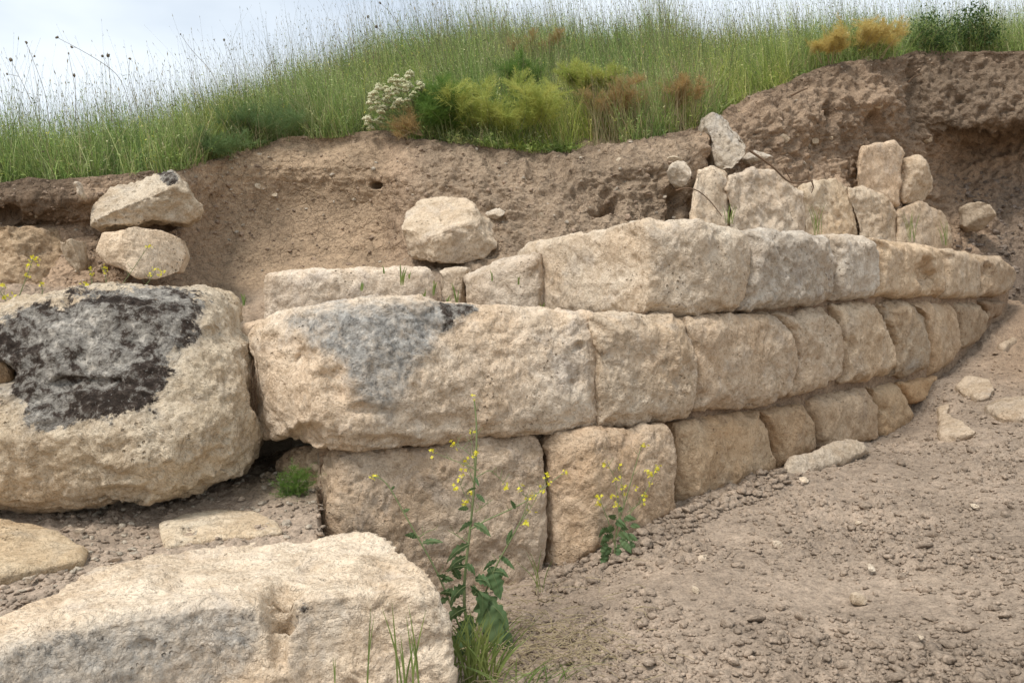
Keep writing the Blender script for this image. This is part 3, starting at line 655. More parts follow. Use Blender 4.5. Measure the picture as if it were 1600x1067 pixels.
stone('boulder', 'rough brown boulder tucked under the grass edge at left, dark lichen on its tip',
  [(137, 330), (146, 303), (171, 284), (225, 277), (247, 266), (268, 267), (288, 285), (319, 323), (314, 337), (292, 347), (236, 342), (191, 352), (155, 358), (138, 350)],
  plane(4.80, 137, 4.98, 319, .12, 350), T=.6, bulge=.10, edge=.07, cuts=(((-.2, -.5, .85), .80), ((.5, -.75, -.3), .86)), rough=1.5, tint=(.88, .84, .78), lichen=[([(240, 262), (275, 262), (280, 284), (262, 290), (248, 280)], .9, 4), ([(165, 280), (200, 275), (195, 290), (170, 292)], .6, 6)], **R_)
stone('boulder', 'smooth cream boulder lying directly below the rough brown one on the left',
  [(134, 390), (146, 362), (175, 359), (207, 350), (238, 354), (274, 368), (285, 398), (273, 426), (234, 430), (193, 426), (153, 408)],
  plane(4.56, 134, 4.68, 285, .08, 400), T=.55, bulge=.10, edge=.09, facets=2, rough=.55, grain=.6, tint=(1.12, 1.03, .93), dents=[(153, 368, 7, 7, .02)], **R_)
stone('boulder', 'brown slope-sided boulder cut by the left edge of the photo, above the lichen rock',
  [(-60, 350), (0, 349), (40, 353), (54, 373), (74, 402), (66, 440), (0, 470), (-60, 460)], plane(4.73, -60, 4.80, 74, .15, 420), T=.4, bulge=.04, edge=.08, facets=3, rough=1.2, tint=(.80, .68, .55), **R_)
stone('rock', 'wedge-shaped grey rock pointing down, left of the cream boulder', [(77, 378), (92, 380), (110, 371), (113, 390), (117, 408), (110, 427), (97, 417), (84, 404)], plane(4.66, 77, 4.68, 117, .05, 400), T=.2, bulge=.03, edge=.03, cat='rock', mat_=M_ROCK, facets=3, tint=(.92, .86, .78))
stone('rock', 'thin pale rock splinter hanging from the grass edge at the left', [(111, 283), (124, 282), (131, 300), (128, 312), (120, 304)], plane(4.84, 111, 4.86, 131), T=.2, bulge=.01, edge=.012, cat='rock', mat_=M_ROCK, tint=(1.1, 1.05, 1.0))
stone('boulder', 'pale faceted boulder alone in the middle of the bank',
  [(624, 355), (628, 327), (655, 303), (695, 299), (729, 306), (755, 325), (775, 345), (784, 362), (776, 385), (758, 403), (728, 412), (674, 409), (637, 397)],
  plane(5.25, 624, 5.3, 784, .12, 400), T=.5, bulge=.10, edge=.07, cuts=(((-.15, -.55, .8), .70), ((.35, -.9, -.25), .80), ((-.6, -.7, -.3), .85), ((.75, -.4, .5), .86)), rough=1.0, tint=(1.10, 1.02, .93), **R_)
stone('rock', 'small pointed rock against the upper right of the pale faceted boulder', [(757, 324), (780, 321), (789, 330), (780, 342), (768, 340)], plane(5.5, 757, 5.52, 789), T=.2, bulge=.03, edge=.03, cat='rock', mat_=M_ROCK, facets=3)
stone('rock', 'angular grey rock lying alone on the soil slope past the right end of the wall', [(1519, 322), (1531, 315), (1548, 317), (1560, 336), (1549, 360), (1530, 362), (1517, 350)], plane(7.6, 1517, 7.6, 1560), T=.25, bulge=.06, edge=.05, cat='rock', mat_=M_ROCK, facets=5, tint=(.85, .78, .70))
# --- big rocks on the left
stone('boulder', 'massive rock on the left with a black and grey lichen crust over its upper face',
  [(-90, 500), (0, 471), (67, 455), (135, 449), (220, 449), (304, 451), (324, 460), (346, 486), (352, 522), (374, 542), (385, 593), (389, 644), (393, 680), (388, 727), (371, 758), (310, 778), (241, 796), (172, 795), (103, 808), (34, 813), (-90, 800)],
  lambda px, py: P(px, py, 3.16+.24*np.clip((640-py)/190, -.2, 1)**1+.22*np.clip((px-150)/235, 0, 1)**2+.05*np.clip((py-640)/170, 0, 1)), T=.75, D=(-.15, .99, 0), bulge=.07, edge=.13, rough=1.35, tint=(1.06, 1.0, .90), mat_=M_ROCK, cat='boulder', vox=.0085,
  lichen=[([(-60, 505), (30, 490), (95, 468), (110, 455), (200, 449), (300, 455), (322, 475), (305, 520), (268, 560), (262, 600), (245, 640), (190, 652), (120, 665), (75, 665), (45, 640), (25, 605), (-60, 570)], 1.0, 13)], weather=[([(-60, 500), (100, 465), (300, 450), (335, 475), (320, 530), (270, 600), (250, 655), (120, 680), (40, 655), (-60, 600)], .55, 16)],
  dents=[(0, 590, 24, 26, .10), (190, 775, 60, 16, .05), (330, 520, 18, 12, .03), (120, 600, 70, 12, .03)])
stone('rock', "brown stone edge in the notch of the lichen rock at the far left edge", [(-50, 565), (2, 562), (14, 580), (12, 598), (0, 612), (-50, 612)], plane(3.2, -50, 3.22, 14), T=.3, bulge=.03, edge=.04, cat='rock', mat_=M_ROCK, tint=(.72, .58, .44))
stone('rock', 'small pinkish stone atop the gap between the lichen rock and the largest block', [(349, 508), (370, 503), (396, 504), (402, 540), (372, 548), (354, 530)], plane(4.05, 349, 4.0, 400), T=.3, bulge=.02, edge=.03, cat='rock', mat_=M_ROCK, tint=(1.0, .86, .74))
# front boulder: front face below its edge, top running back
fo = [(-160, 1020), (0, 1003), (60, 985), (103, 975), (206, 955), (300, 940), (361, 932), (405, 935), (461, 930), (516, 918), (600, 914), (655, 913), (684, 921), (700, 967), (707, 1067), (700, 1190), (640, 1230), (300, 1260), (-160, 1280)]
def fsurf(px, py):
    Y = np.interp(px, [-160, 0, 206, 361, 520, 684], [2.05, 2.14, 2.28, 2.40, 2.47, 2.50]); return P(px, py, Y-.07*np.clip((py-960)/250, 0, 1))
bk_o = [(-160, 985), (0, 957), (83, 930), (148, 888), (241, 865), (344, 851), (430, 843), (500, 838), (543, 830), (575, 832), (606, 846), (640, 868), (672, 893), (690, 935), (695, 1000), (640, 1080), (300, 1080), (-160, 1090)]
def bsurf(px, py):
    Y = np.interp(px, [-160, 0, 83, 148, 241, 344, 500, 560, 620, 690], [2.25, 2.32, 2.46, 2.70, 2.84, 2.94, 3.02, 3.06, 2.95, 2.62]); return P(px, py, Y)
stone('boulder', 'wide foreground boulder at the lower left with a pale sloping top and grey-stained front', fo, fsurf, back=(bk_o, bsurf), D=(-.1, 1, 0), bulge=.02, edge=.05, rough=.85, mat_=M_ROCK, cat='boulder', vox=.0062, tint=(1.10, 1.03, .95),
  weather=[([(-100, 1010), (100, 978), (206, 958), (361, 935), (410, 948), (416, 985), (400, 1040), (330, 1090), (-100, 1100)], .62, 14), ([(455, 945), (520, 924), (590, 925), (560, 990), (500, 1067), (440, 1090)], .42, 14)],
  lichen=[([(-60, 1000), (100, 985), (190, 975), (170, 1010), (80, 1040), (-60, 1060)], .40, 14), ([(448, 960), (470, 940), (500, 935), (480, 960), (455, 985)], .4, 8), ([(360, 960), (410, 958), (414, 975), (380, 975)], .45, 6)],
  dents=[(434, 958, 30, 34, .10, (0, .7, -.75)), (446, 925, 34, 14, .05, (0, .2, -1)), (292, 905, 20, 5, .012, (0, 0, -1)), (434, 1010, 16, 40, .04), (220, 1010, 22, 12, .015)])
# flat slabs
def flat(z, sl=0.): return lambda px, py: PZ(px, py, z+sl*(px-800)/800)
S_ = dict(D=(0, 0, -1), mat_=M_ROCK, cat='stone slab')
stone('stone_slab', 'flat cracked slab in the dirt between the lichen rock and the foreground boulder',
  [(248, 814), (285, 800), (340, 797), (400, 797), (436, 812), (444, 828), (400, 834), (340, 838), (290, 846), (262, 850), (250, 834)], flat(.645), T=.09, bulge=.006, edge=.010, rough=.35, dents=[(297, 828, 14, 7, .03)], tint=(1.10, 1.05, .95), **S_)
stone('stone_slab', 'smooth yellowish slab half buried at the left edge, above the foreground boulder',
  [(-90, 805), (0, 812), (72, 820), (140, 850), (132, 866), (60, 882), (0, 893), (-90, 898)], flat(.655), T=.12, bulge=.012, edge=.02, rough=.3, grain=.5, tint=(1.04, .93, .76), **S_)
stone('stone_slab', 'loose pale slab leaning on the soil against the bottom course',
  [(1225, 732), (1235, 715), (1269, 706), (1296, 690), (1330, 681), (1350, 689), (1360, 704), (1316, 724), (1262, 742), (1242, 750), (1227, 744)], plane(4.45, 1225, 4.75, 1360, .35, 750), D=(0, .75, -.6), T=.12, bulge=.02, edge=.025, rough=.7, mat_=M_ROCK, cat='stone slab', tint=(.98, .92, .86))
def gs(dz):
    def f(px, py):
        Yg = np.linspace(4.2, 7.8, 240); q = P(np.asarray(px)[:, None], np.asarray(py)[:, None], Yg[None]); below = q[..., 2] < GZ(q[..., 0], q[..., 1])+dz
        i = np.where(below.any(1), below.argmax(1), 239); return P(px, py, Yg[i])
    return f
for lab, ol, cu in [('small tilted slab standing in soil just right of the last dark orange stone', [(1462, 636), (1484, 628), (1487, 634), (1479, 645), (1466, 646)], 1),
  ('triangular dusty slab half buried near the end of the bottom course', [(1467, 650), (1480, 645), (1512, 658), (1528, 674), (1498, 680), (1466, 677)], 1),
  ('broad dust-covered slab on the soil ramp under the far wall end', [(1490, 600), (1509, 586), (1549, 591), (1556, 606), (1548, 618), (1526, 624), (1500, 612)], 1),
  ('flat brown slab at the right edge of the photo on the soil ramp', [(1538, 632), (1566, 619), (1640, 612), (1650, 645), (1600, 652), (1560, 650)], 1),
  ('narrow pale stone strip lying on the soil near the right edge, below the wall end', [(1560, 538), (1584, 525), (1590, 531), (1568, 545)], 1)]:
    stone('stone_slab', lab, ol, gs(.05), D=(0, .25, -.95), T=.12, bulge=.008, edge=.012, rough=.6, mat_=M_ROCK, cat='stone slab', tint=(.84, .76, .68))

# ------------------------------------------------------------------ loose clods and pebbles
def ico():
    t = (1+5**.5)/2
    v = np.array([(-1, t, 0), (1, t, 0), (-1, -t, 0), (1, -t, 0), (0, -1, t), (0, 1, t), (0, -1, -t), (0, 1, -t), (t, 0, -1), (t, 0, 1), (-t, 0, -1), (-t, 0, 1)], float)
    v /= np.linalg.norm(v[0])
    f = np.array([(0, 11, 5), (0, 5, 1), (0, 1, 7), (0, 7, 10), (0, 10, 11), (1, 5, 9), (5, 11, 4), (11, 10, 2), (10, 7, 6), (7, 1, 8), (3, 9, 4), (3, 4, 2), (3, 2, 6), (3, 6, 8), (3, 8, 9), (4, 9, 5), (2, 4, 11), (6, 2, 10), (8, 6, 7), (9, 8, 1)])
    return v, f
def subdiv(v, f):
    v = list(map(tuple, v)); c = {}; nf = []
    def mid(a, b):
        k = (min(a, b), max(a, b))
        if k not in c:
            m = np.array(v[a])+np.array(v[b]); m /= np.linalg.norm(m); v.append(tuple(m)); c[k] = len(v)-1
        return c[k]
    for a, b, d in f:
        x, y, z = mid(a, b), mid(b, d), mid(d, a); nf += [(a, x, z), (b, y, x), (d, z, y), (x, y, z)]
    return np.array(v), np.array(nf)
IV, IF = ico(); IV2, IF2 = subdiv(IV, IF)
def lumps(pts, sizes, rs, hi=False, flat_=.65):
    v, f = (IV2, IF2) if hi else (IV, IF); n = len(pts); m = len(v)
    R = np.linalg.qr(rs.normal(size=(n, 3, 3)))[0]
    sc = rs.uniform(.5, 1.35, (n, 1, 3))*np.array((1, 1, .85))
    q = v[None]*sc*(1+rs.uniform(-.36, .30, (n, m, 1)))
    q = np.einsum('nij,nmj->nmi', R, q); q[:, :, 2] *= flat_
    q = q*sizes[:, None, None]+pts[:, None, :]
    F = (f[None]+np.arange(n)[:, None, None]*m).reshape(-1, 3); return q.reshape(-1, 3), F
rs = np.random.RandomState(5)
def gpts(n, x0, x1, zf, y0=2.0, y1=6.4):
    px = rs.uniform(x0, x1, n); py = rs.uniform(0, 1, n); Y = y0*(y1/y0)**py; X = (px-800)/FPX*Y; Z = zf(X, Y); 
    return X, Y, Z
def clods(name, n, x0, x1, zf, smin, smax, y0, y1, hi, ok=None, clod=1.0, power=2.5, colf=gcol, dens=True):
    X, Y, Z = gpts(n, x0, x1, zf, y0, y1)
    p = np.stack([X, Y, Z], -1); dn = fbm(p+5, 1.3, 3)+.5*fbm(p+2, 5, 2)
    keep = (dn > rs.uniform(-.42, .38, n)) if dens else np.ones(n, bool)
    if ok is not None: keep &= ok(p)
    p = p[keep]; p[:, 2] += micro(p[:, 0], p[:, 1], p[:, 2], clod)
    s = smin+(smax-smin)*rs.rand(len(p))**power
    V, F = lumps(p+np.stack([0*s, 0*s, s*.25], -1), s, rs, hi); me = npmesh(name, V, None, F)
    base = np.repeat(colf(p), len(V)//len(p), 0)*np.repeat(rs.uniform(.85, 1.2, (len(p), 1)), len(V)//len(p), 0)
    setcol(me, 'soil', base); o = link(name, me, M_SOIL, smooth=False); tag(o, kind='stuff'); return o
fr = lambda p: (lambda a: (a[0] > 700) | (a[1] > 950))(proj(p))
bpx_, bpy_ = proj(BANKV.reshape(-1, 3))
def bankY(x, y):
    d_ = (bpx_-x)**2+(bpy_-y)**2; d_[d_ > 60] = 1e9; c_ = BANKV.reshape(-1, 3)[:, 1]+d_*.02; return float(c_.min()) if d_.min() < 1e8 else 6.
o = clods('soil_crumbs', 30000, 600, 1750, GZ, .004, .013, 2.1, 6.6, False, fr); tag(o, 'fine grey-brown crumbs of soil strewn over the trodden ground', 'soil crumbs')
o = clods('soil_clods', 4200, 600, 1750, GZ, .008, .028, 2.1, 6.6, True, fr, power=3.2); tag(o, 'larger dry lumps of soil scattered on the trodden ground', 'soil clods')
o = clods('ledge_gravel', 4500, -200, 500, LZ, .003, .016, 2.35, 4.1, True, lambda p: inb(*proj(p)) < .02, .8, 3, lambda p: np.where(rs.rand(len(p), 1) < .28, np.array((.46, .39, .30)), lcol(p)), False); tag(o, 'small gravel and crumbs in the dirt around the flat slabs', 'gravel')
# clods gathered along the wall foot
wp = rs.uniform(840, 1230, 900); wY = Yw(wp)-.10-rs.rand(900)**1.5*.30; X = (wp-800)/FPX*wY; Z = GZ(X, wY); p = np.stack([X, wY, Z+micro(X, wY, Z)], -1)
s = .005+.024*rs.rand(900)**2.6; V, F = lumps(p+np.stack([0*s, 0*s, .3*s], -1), s, rs, True); me = npmesh('clods', V, None, F); setcol(me, 'soil', np.repeat(C_GREY[None]*rs.uniform(.9, 1.15, (900, 1)), len(IV2), 0))
tag(link('wall_foot_clods', me, M_SOIL), 'crumbled soil clods heaped along the foot of the bottom course', 'soil clods', kind='stuff')
# pebbles and crumbs stuck in the bank
ii = rs.randint(0, nr, 4500); jj = rs.randint(60, nc-3, 4500); p = BANKV[ii, jj]; bp, _ = proj(p); kk_ = (bp > -80) & (bp < 1700); p = p[kk_]; 
s = .003+.015*rs.rand(len(p))**5; V, F = lumps(p, s, rs, True, .8); me = npmesh('p', V, None, F)
cl = np.where(rs.rand(len(p), 1) < .15, np.array((.50, .43, .34)), np.array((.34, .25, .18)))*rs.uniform(.75, 1.2, (len(p), 1)); setcol(me, 'soil', np.repeat(cl, len(IV2), 0))
tag(link('bank_pebbles', me, M_SOIL), 'small pebbles and crumbs stuck in the cut earth face', 'pebbles', kind='stuff')
# rubble in the cut at the right
m_ = (BANKV[..., 0] > 0); ii = rs.randint(0, nr, 9000); jj = rs.randint(0, 180, 9000); p = BANKV[ii, jj]; bp, by = proj(p); k_ = (bp > 1490) & (bp < 1700) & (by > 270); p = p[k_][:900]
s = .006+.030*rs.rand(len(p))**3; V, F = lumps(p-np.array((0, 0, .004)), s, rs, True, .7); me = npmesh('p', V, None, F); setcol(me, 'soil', np.repeat(np.array((.22, .175, .14))*rs.uniform(.8, 1.4, (len(p), 1)), len(IV2), 0))
tag(link('cut_rubble', me, M_SOIL), 'dark lumpy rubble of soil on the slope at the right edge', 'soil rubble', kind='stuff')
# single pale pebbles one can point to
def pebble(px, py, r, label, tint=(1.2, 1.15, 1.08), bankside=False):
    if bankside: c = P(px, py, bankside)
    else:
        Y = np.linspace(2, 7.5, 700); q = P(px, py, Y); z = GZ(q[:, 0], q[:, 1]) if px > 700 else LZ(q[:, 0], q[:, 1]); i = np.argmax(q[:, 2] < z+.02); c = q[i]
    rr = r/FPX*c[1]*FPX/1400
    a = np.linspace(0, 2*np.pi, 9)[:-1]; ol = [(px+r*math.cos(t)*random.uniform(.8, 1.2), py+.7*r*math.sin(t)*random.uniform(.8, 1.2)) for t in a]
    Y0 = c[1]; stone('pebble', label, ol, lambda x, y: P(x, y, Y0), T=rr*1.3, bulge=rr*.4, edge=rr*.55, vox=max(.0018, rr*.12), cat='pebble', mat_=M_ROCK, tint=tint, facets=2, rough=.15)
for a in [(1364, 889, 8, 'white pebble on the soil, brightest of the loose pebbles'), (1344, 939, 13, 'flat tan stone in the middle of the clods, below the white pebble', (.95, .88, .8)),
          (1258, 751, 8, 'small pale stone just below the left tip of the loose slab'), (1216, 852, 9, 'pale flat pebble on the soil left of the white pebble', (1.0, .95, .9)),
          (1526, 792, 6, 'small pinkish pebble high on the right of the soil'), (1088, 924, 7, 'pale pebble in the soil to the right of the mustard plants'),
          (1344, 819, 6, 'little cream pebble on the soil directly below the loose slab'), (1443, 998, 5, 'tiny white pebble low on the right of the soil'),
          (1100, 874, 9, 'tan clod-like stone just right of the small mustard plant', (.9, .82, .74)), (40, 908, 9, 'small pale stone in the dirt by the yellowish slab', (1, .95, .9)),
          (445, 820, 9, 'grey pebble at the right end of the cracked slab', (.9, .9, .9)), (122, 832, 8, 'small pale stone by the tip of the yellowish slab', (1, .93, .85))]:
    pebble(*a)
for (x, y, rr_, lab) in [(403, 291, 7, 'pale oval pebble stuck in the smooth brown bank right of the rough brown boulder'), (428, 304, 5, 'small white chip in the smooth brown bank, just below the pale oval pebble'),
      (352, 268, 5, 'grey pebble under the rim, right above the smooth brown bank'), (896, 246, 6, 'small pale stone under the rim, leftmost of three in the grey bank'), (928, 257, 7, 'pale flat stone under the rim, middle of three in the grey bank'),
      (969, 250, 6, 'pale flat stone under the rim, rightmost of three in the grey bank'), (847, 338, 9, 'whitish stone patch in the bank between the faceted boulder and the burrow'), (1054, 252, 15, 'grey flat stone lying on the bank top left of the standing rock'),
      (1225, 217, 12, 'tan rock embedded in the cut right of the knobbly rock'), (1247, 207, 8, 'pointed stone embedded in the cut, just above and right of the tan rock'), (1275, 220, 8, 'dusty stone embedded in the cut, right of the pointed one'),
      (1207, 199, 6, 'round pebble in the cut above the tan embedded rock'), (1300, 216, 5, 'whitish chip in the cut, rightmost of that cluster'), (1356, 94, 11, 'pale flat stone on the rim below the golden fennel'),
      (1373, 163, 9, 'grey chip of stone high in the cut, left of the vertical corner'), (1495, 460, 9, 'small grey stone in the soil above the far end of the wall'), (1452, 217, 8, 'rounded lump of stone under the overhang left of the dark hollow')]:
    pebble(x, y, rr_, lab, (.95, .90, .82), bankY(x, y)-.02)

# ------------------------------------------------------------------ plants
class MB:
    def __init__(s): s.v = []; s.q = []; s.t = []; s.n = 0
    def add(s, V, Q=None, T=None):
        V = np.asarray(V, float); s.v.append(V)
        if Q is not None and len(Q): s.q.append(np.asarray(Q)+s.n)
        if T is not None and len(T): s.t.append(np.asarray(T)+s.n)
        s.n += len(V)
    def tube(s, pts, r0, r1, k=5):
        pts = np.array(pts, float); n = len(pts); d = np.gradient(pts, axis=0); d /= np.linalg.norm(d, axis=1)[:, None]+1e-9
        u = np.cross(d, (0.3, 1, .1)); u /= np.linalg.norm(u, axis=1)[:, None]+1e-9; w_ = np.cross(d, u)
        a = np.arange(k)*2*np.pi/k; r = np.linspace(r0, r1, n)[:, None, None]
        V = pts[:, None]+r*(np.cos(a)[None, :, None]*u[:, None]+np.sin(a)[None, :, None]*w_[:, None])
        i, j = np.meshgrid(np.arange(n-1), np.arange(k), indexing='ij'); j2 = (j+1) % k
        Q = np.stack([i*k+j, i*k+j2, (i+1)*k+j2, (i+1)*k+j], -1).reshape(-1, 4); s.add(V.reshape(-1, 3), Q)
    def leaf(s, base, d, side, L, Wd, droop=.3, lobes=0, cup=.15, rs=random):
        base = np.array(base, float); d = np.array(d, float); d /= np.linalg.norm(d); side = np.array(side, float); side -= d*(side@d); side /= np.linalg.norm(side)+1e-9
        nrm = np.cross(side, d); n = 26; V = []
        for i in range(n+1):
            t = i/n; w_ = Wd*.5*(math.sin(math.pi*min(1, t*1.02)**.8)**.8)*(1+.22*lobes*math.sin(t*34)*(1-t*.7))+.0008
            dd = d*math.cos(droop*t)*1.0+np.array((0, 0, -1))*math.sin(droop*t)*.8
            c = base+dd*L*t
            for m_ in (-1, -.5, 0, .5, 1): V.append(c+side*w_*m_+nrm*(abs(m_)*cup*w_+.16*w_*math.sin(9*t+m_*3)+.05*w_*math.sin(31*t)))
        Q = [(i*5+j, i*5+j+1, (i+1)*5+j+1, (i+1)*5+j) for i in range(n) for j in range(4)]; s.add(V, Q)
    def flower(s, c, r, rs=random):
        c = np.array(c, float)
        R = np.linalg.qr(np.random.normal(size=(3, 3)))[0]; ax = R[0]; ax[2] = abs(ax[2])
        for k in range(4):
            a = k*math.pi/2+.2; u = R[1]*math.cos(a)+R[2]*math.sin(a); w_ = -R[1]*math.sin(a)+R[2]*math.cos(a)
            s.add([c, c+u*r*.6-w_*r*.38+ax*r*.15, c+u*r*1.05+ax*r*.05, c+u*r*.6+w_*r*.38+ax*r*.15], [(0, 1, 2, 3)])
    def build(s, name, m, parent=None, smooth=True):
        V = np.concatenate(s.v); me = npmesh(name, V, np.concatenate(s.q) if s.q else None, np.concatenate(s.t) if s.t else None)
        return link(name, me, m, parent, smooth=smooth)
def smoothpath(pts, Y, n=14, wob=.0, dY=0.):
    p = np.array(pts, float); t = np.linspace(0, len(p)-1, n); x = np.interp(t, range(len(p)), p[:, 0]); y = np.interp(t, range(len(p)), p[:, 1])
    k = np.array([.25, .5, .25])
    for _ in range(2): x[1:-1] = np.convolve(x, k, 'same')[1:-1]; y[1:-1] = np.convolve(y, k, 'same')[1:-1]
    return P(x, y, Y+dY*np.linspace(0, 1, n))
def cluster(parent, px, py, Y, r, n=7, stalk=True):
    m = MB(); rr = r/FPX*Y; c = P(px, py, Y)
    for k in range(n):
        o = np.random.normal(size=3)*rr*.55; m.flower(c+o, rr*.50)
    m.build('flower_head', M_YEL, parent, False)
def mustard(label, base, Y, stems, flowers, leaves, r0=.0035, fr=8.):
    b = P(base[0], base[1], Y); t = empty('mustard_plant', b, label, 'plant', 'yellow mustard plants')
    m = MB(); rs_ = random.Random(int(base[0]))
    for pts, rr, dY in stems:
        path = smoothpath(pts, Y, 16, dY=dY); m.tube(path, rr*1.5, rr*.65)
        for q in range(2, 15, 2):                      # small side pods and bracts
            if rs_.random() < .7:
                d = np.array((rs_.uniform(-1, 1), rs_.uniform(-.6, .6), rs_.uniform(.4, 1.2))); m.tube([path[q], path[q]+d*.012, path[q]+d*.024+np.array((0, 0, .006))], .0011, .0006, 4)
    m.build('stem', M_STEM, t)
    for f in flowers: cluster(t, f[0], f[1], Y+(f[2] if len(f) > 2 else 0), fr*random.uniform(.7, 1.0), n=random.randint(5, 8))
    for (x, y, ang, L_, Wd, dp) in leaves:
        m = MB(); a = math.radians(ang); d = (math.cos(a), rs_.uniform(-.5, -.1), math.sin(a)); s_ = (-math.sin(a)*.9, rs_.uniform(.1, .5), math.cos(a)*.9)
        m.leaf(P(x, y, Y-.01), d, s_, L_/FPX*Y, Wd*.82/FPX*Y, droop=dp, lobes=1.3); lf = m.build('leaf', M_LEAF, t)
        if L_ > 30:
            m = MB(); c0 = P(x, y, Y-.014); dd_ = np.array(d)/np.linalg.norm(d); m.tube([c0+np.array((math.cos(dp*u)*dd_[0], math.cos(dp*u)*dd_[1], math.cos(dp*u)*dd_[2]-math.sin(dp*u)*.8))*L_/FPX*Y*u for u in np.linspace(0, .9, 8)], .0012, .0004, 4); v_ = m.build('leaf_vein', M_STEM, lf)
            v_.location = (0, 0, 0)
    return t
mustard('tall branching yellow mustard plant in front of the bottom course, beside the foreground boulder', (735, 1015), 2.98,
  [([(735, 1015), (722, 942), (727, 890), (732, 848), (738, 800), (743, 737), (745, 690), (745, 659), (741, 625)], .0040, .05),
   ([(728, 1005), (700, 934), (685, 895), (653, 840), (630, 800), (610, 761), (596, 746), (584, 745)], .0026, -.03),
   ([(736, 826), (760, 812), (795, 797), (830, 779), (856, 757), (883, 737)], .0020, .05),
   ([(742, 980), (757, 930), (771, 890), (791, 856), (805, 830), (815, 812), (826, 785)], .0026, -.03),
   ([(748, 735), (722, 724), (700, 716), (677, 706)], .0013, 0), ([(743, 718), (728, 704), (710, 694)], .0013, 0), ([(742, 730), (738, 700), (736, 674)], .0013, 0),
   ([(745, 745), (765, 733), (782, 748), (791, 761)], .0011, 0), ([(738, 790), (722, 765), (716, 745)], .0011, 0), ([(742, 760), (733, 735), (726, 722)], .0011, 0), ([(830, 779), (816, 772), (814, 763)], .0009, 0),
   ([(815, 812), (828, 796), (856, 745)], .0011, 0), ([(742, 800), (752, 793), (770, 780)], .0012, 0), ([(732, 848), (712, 835), (700, 828)], .0014, 0), ([(653, 840), (668, 830), (680, 826)], .0012, 0)],
  [(741, 623), (736, 674), (710, 694), (677, 706), (742, 705), (741, 714), (726, 722), (724, 729), (716, 745), (713, 762), (730, 783), (727, 787), (584, 745), (791, 761), (814, 763), (856, 757), (854, 744), (883, 737), (847, 766), (830, 779), (834, 773), (826, 800), (822, 815), (737, 770)],
  [(732, 795, 165, 18, 10, .3), (738, 815, 200, 26, 11, .3), (740, 818, 350, 34, 13, .5), (733, 850, 195, 44, 17, .5), (744, 772, 325, 18, 8, .2), (728, 870, 190, 38, 18, .6),
   (728, 884, 175, 36, 16, .3), (726, 884, 5, 30, 14, .9), (728, 915, 200, 40, 24, .8), (740, 930, 60, 70, 34, 1.2), (765, 885, 300, 44, 30, .6), (750, 925, 300, 78, 50, .5), (748, 965, 330, 90, 44, .6), (740, 985, 230, 50, 30, .4),
   (700, 905, 140, 26, 12, .3), (660, 848, 20, 38, 10, .3), (652, 840, 150, 24, 12, .3), (735, 960, 255, 60, 34, .3), (780, 868, 330, 30, 9, .3), (792, 850, 75, 34, 9, .2), (760, 940, 345, 60, 22, .8), (715, 930, 150, 36, 18, .4), (745, 1000, 300, 60, 30, .3), (805, 795, 110, 22, 7, .2),
   (700, 934, 200, 30, 14, .4), (690, 908, 35, 28, 12, .4), (718, 905, 110, 34, 16, .3), (742, 905, 20, 40, 20, .7), (776, 875, 200, 26, 10, .4), (771, 893, 20, 34, 14, .6), (728, 950, 190, 46, 26, .7), (752, 975, 20, 50, 26, .7), (722, 985, 250, 56, 30, .3), (768, 990, 310, 60, 34, .5), (742, 745, 300, 14, 5, .2), (744, 762, 190, 16, 5, .2), (630, 800, 40, 16, 6, .2), (612, 765, 60, 12, 4, .2)], fr=6.8)
mustard('smaller yellow mustard plant growing at the foot of the second bottom-course block', (960, 866), 3.66,
  [([(960, 868), (962, 832), (975, 790), (985, 755), (1003, 694)], .0026, .0), ([(960, 850), (950, 812), (943, 795), (937, 777)], .0016, 0), ([(963, 840), (985, 800), (1000, 785), (1015, 757), (1029, 728)], .0018, 0),
   ([(968, 815), (965, 780), (962, 749), (948, 722)], .0013, 0), ([(975, 790), (972, 760), (970, 730)], .0011, 0), ([(980, 800), (995, 790), (1005, 783)], .0011, 0)],
  [(1003, 694), (948, 722), (970, 730), (962, 749), (1029, 728), (1025, 735), (1015, 741), (1015, 757), (992, 761), (974, 762), (1005, 783), (1008, 776), (937, 777), (958, 775), (962, 789), (975, 772), (938, 790)],
  [(960, 828, 160, 24, 18, .5), (962, 820, 40, 26, 17, .6), (966, 835, 10, 26, 16, .6), (955, 838, 190, 22, 16, .6), (968, 842, 330, 26, 14, .5), (948, 848, 250, 22, 17, .5), (960, 812, 120, 22, 14, .4), (975, 812, 30, 24, 12, .4), (972, 828, 60, 20, 13, .6), (985, 845, 300, 20, 11, .5), (955, 855, 230, 22, 14, .4), (970, 850, 350, 22, 12, .6), (950, 825, 200, 20, 12, .6), (968, 800, 80, 16, 8, .4), (958, 840, 140, 20, 13, .5), (978, 838, 10, 22, 13, .5), (966, 850, 280, 26, 16, .4), (945, 862, 270, 26, 18, .3), (985, 822, 20, 18, 10, .4)], fr=6.2)
mustard('yellow mustard sprig with several heads at the left edge above the lichen rock', (20, 500), 3.9,
  [([(20, 500), (30, 462), (42, 432), (52, 402)], .002, 0), ([(22, 500), (14, 478), (0, 455), (-8, 440)], .0015, 0), ([(26, 470), (8, 462), (2, 450)], .001, 0)],
  [(52, 402), (48, 412), (56, 405), (42, 430), (2, 450), (16, 460), (6, 466), (0, 446)], [], fr=6.5)
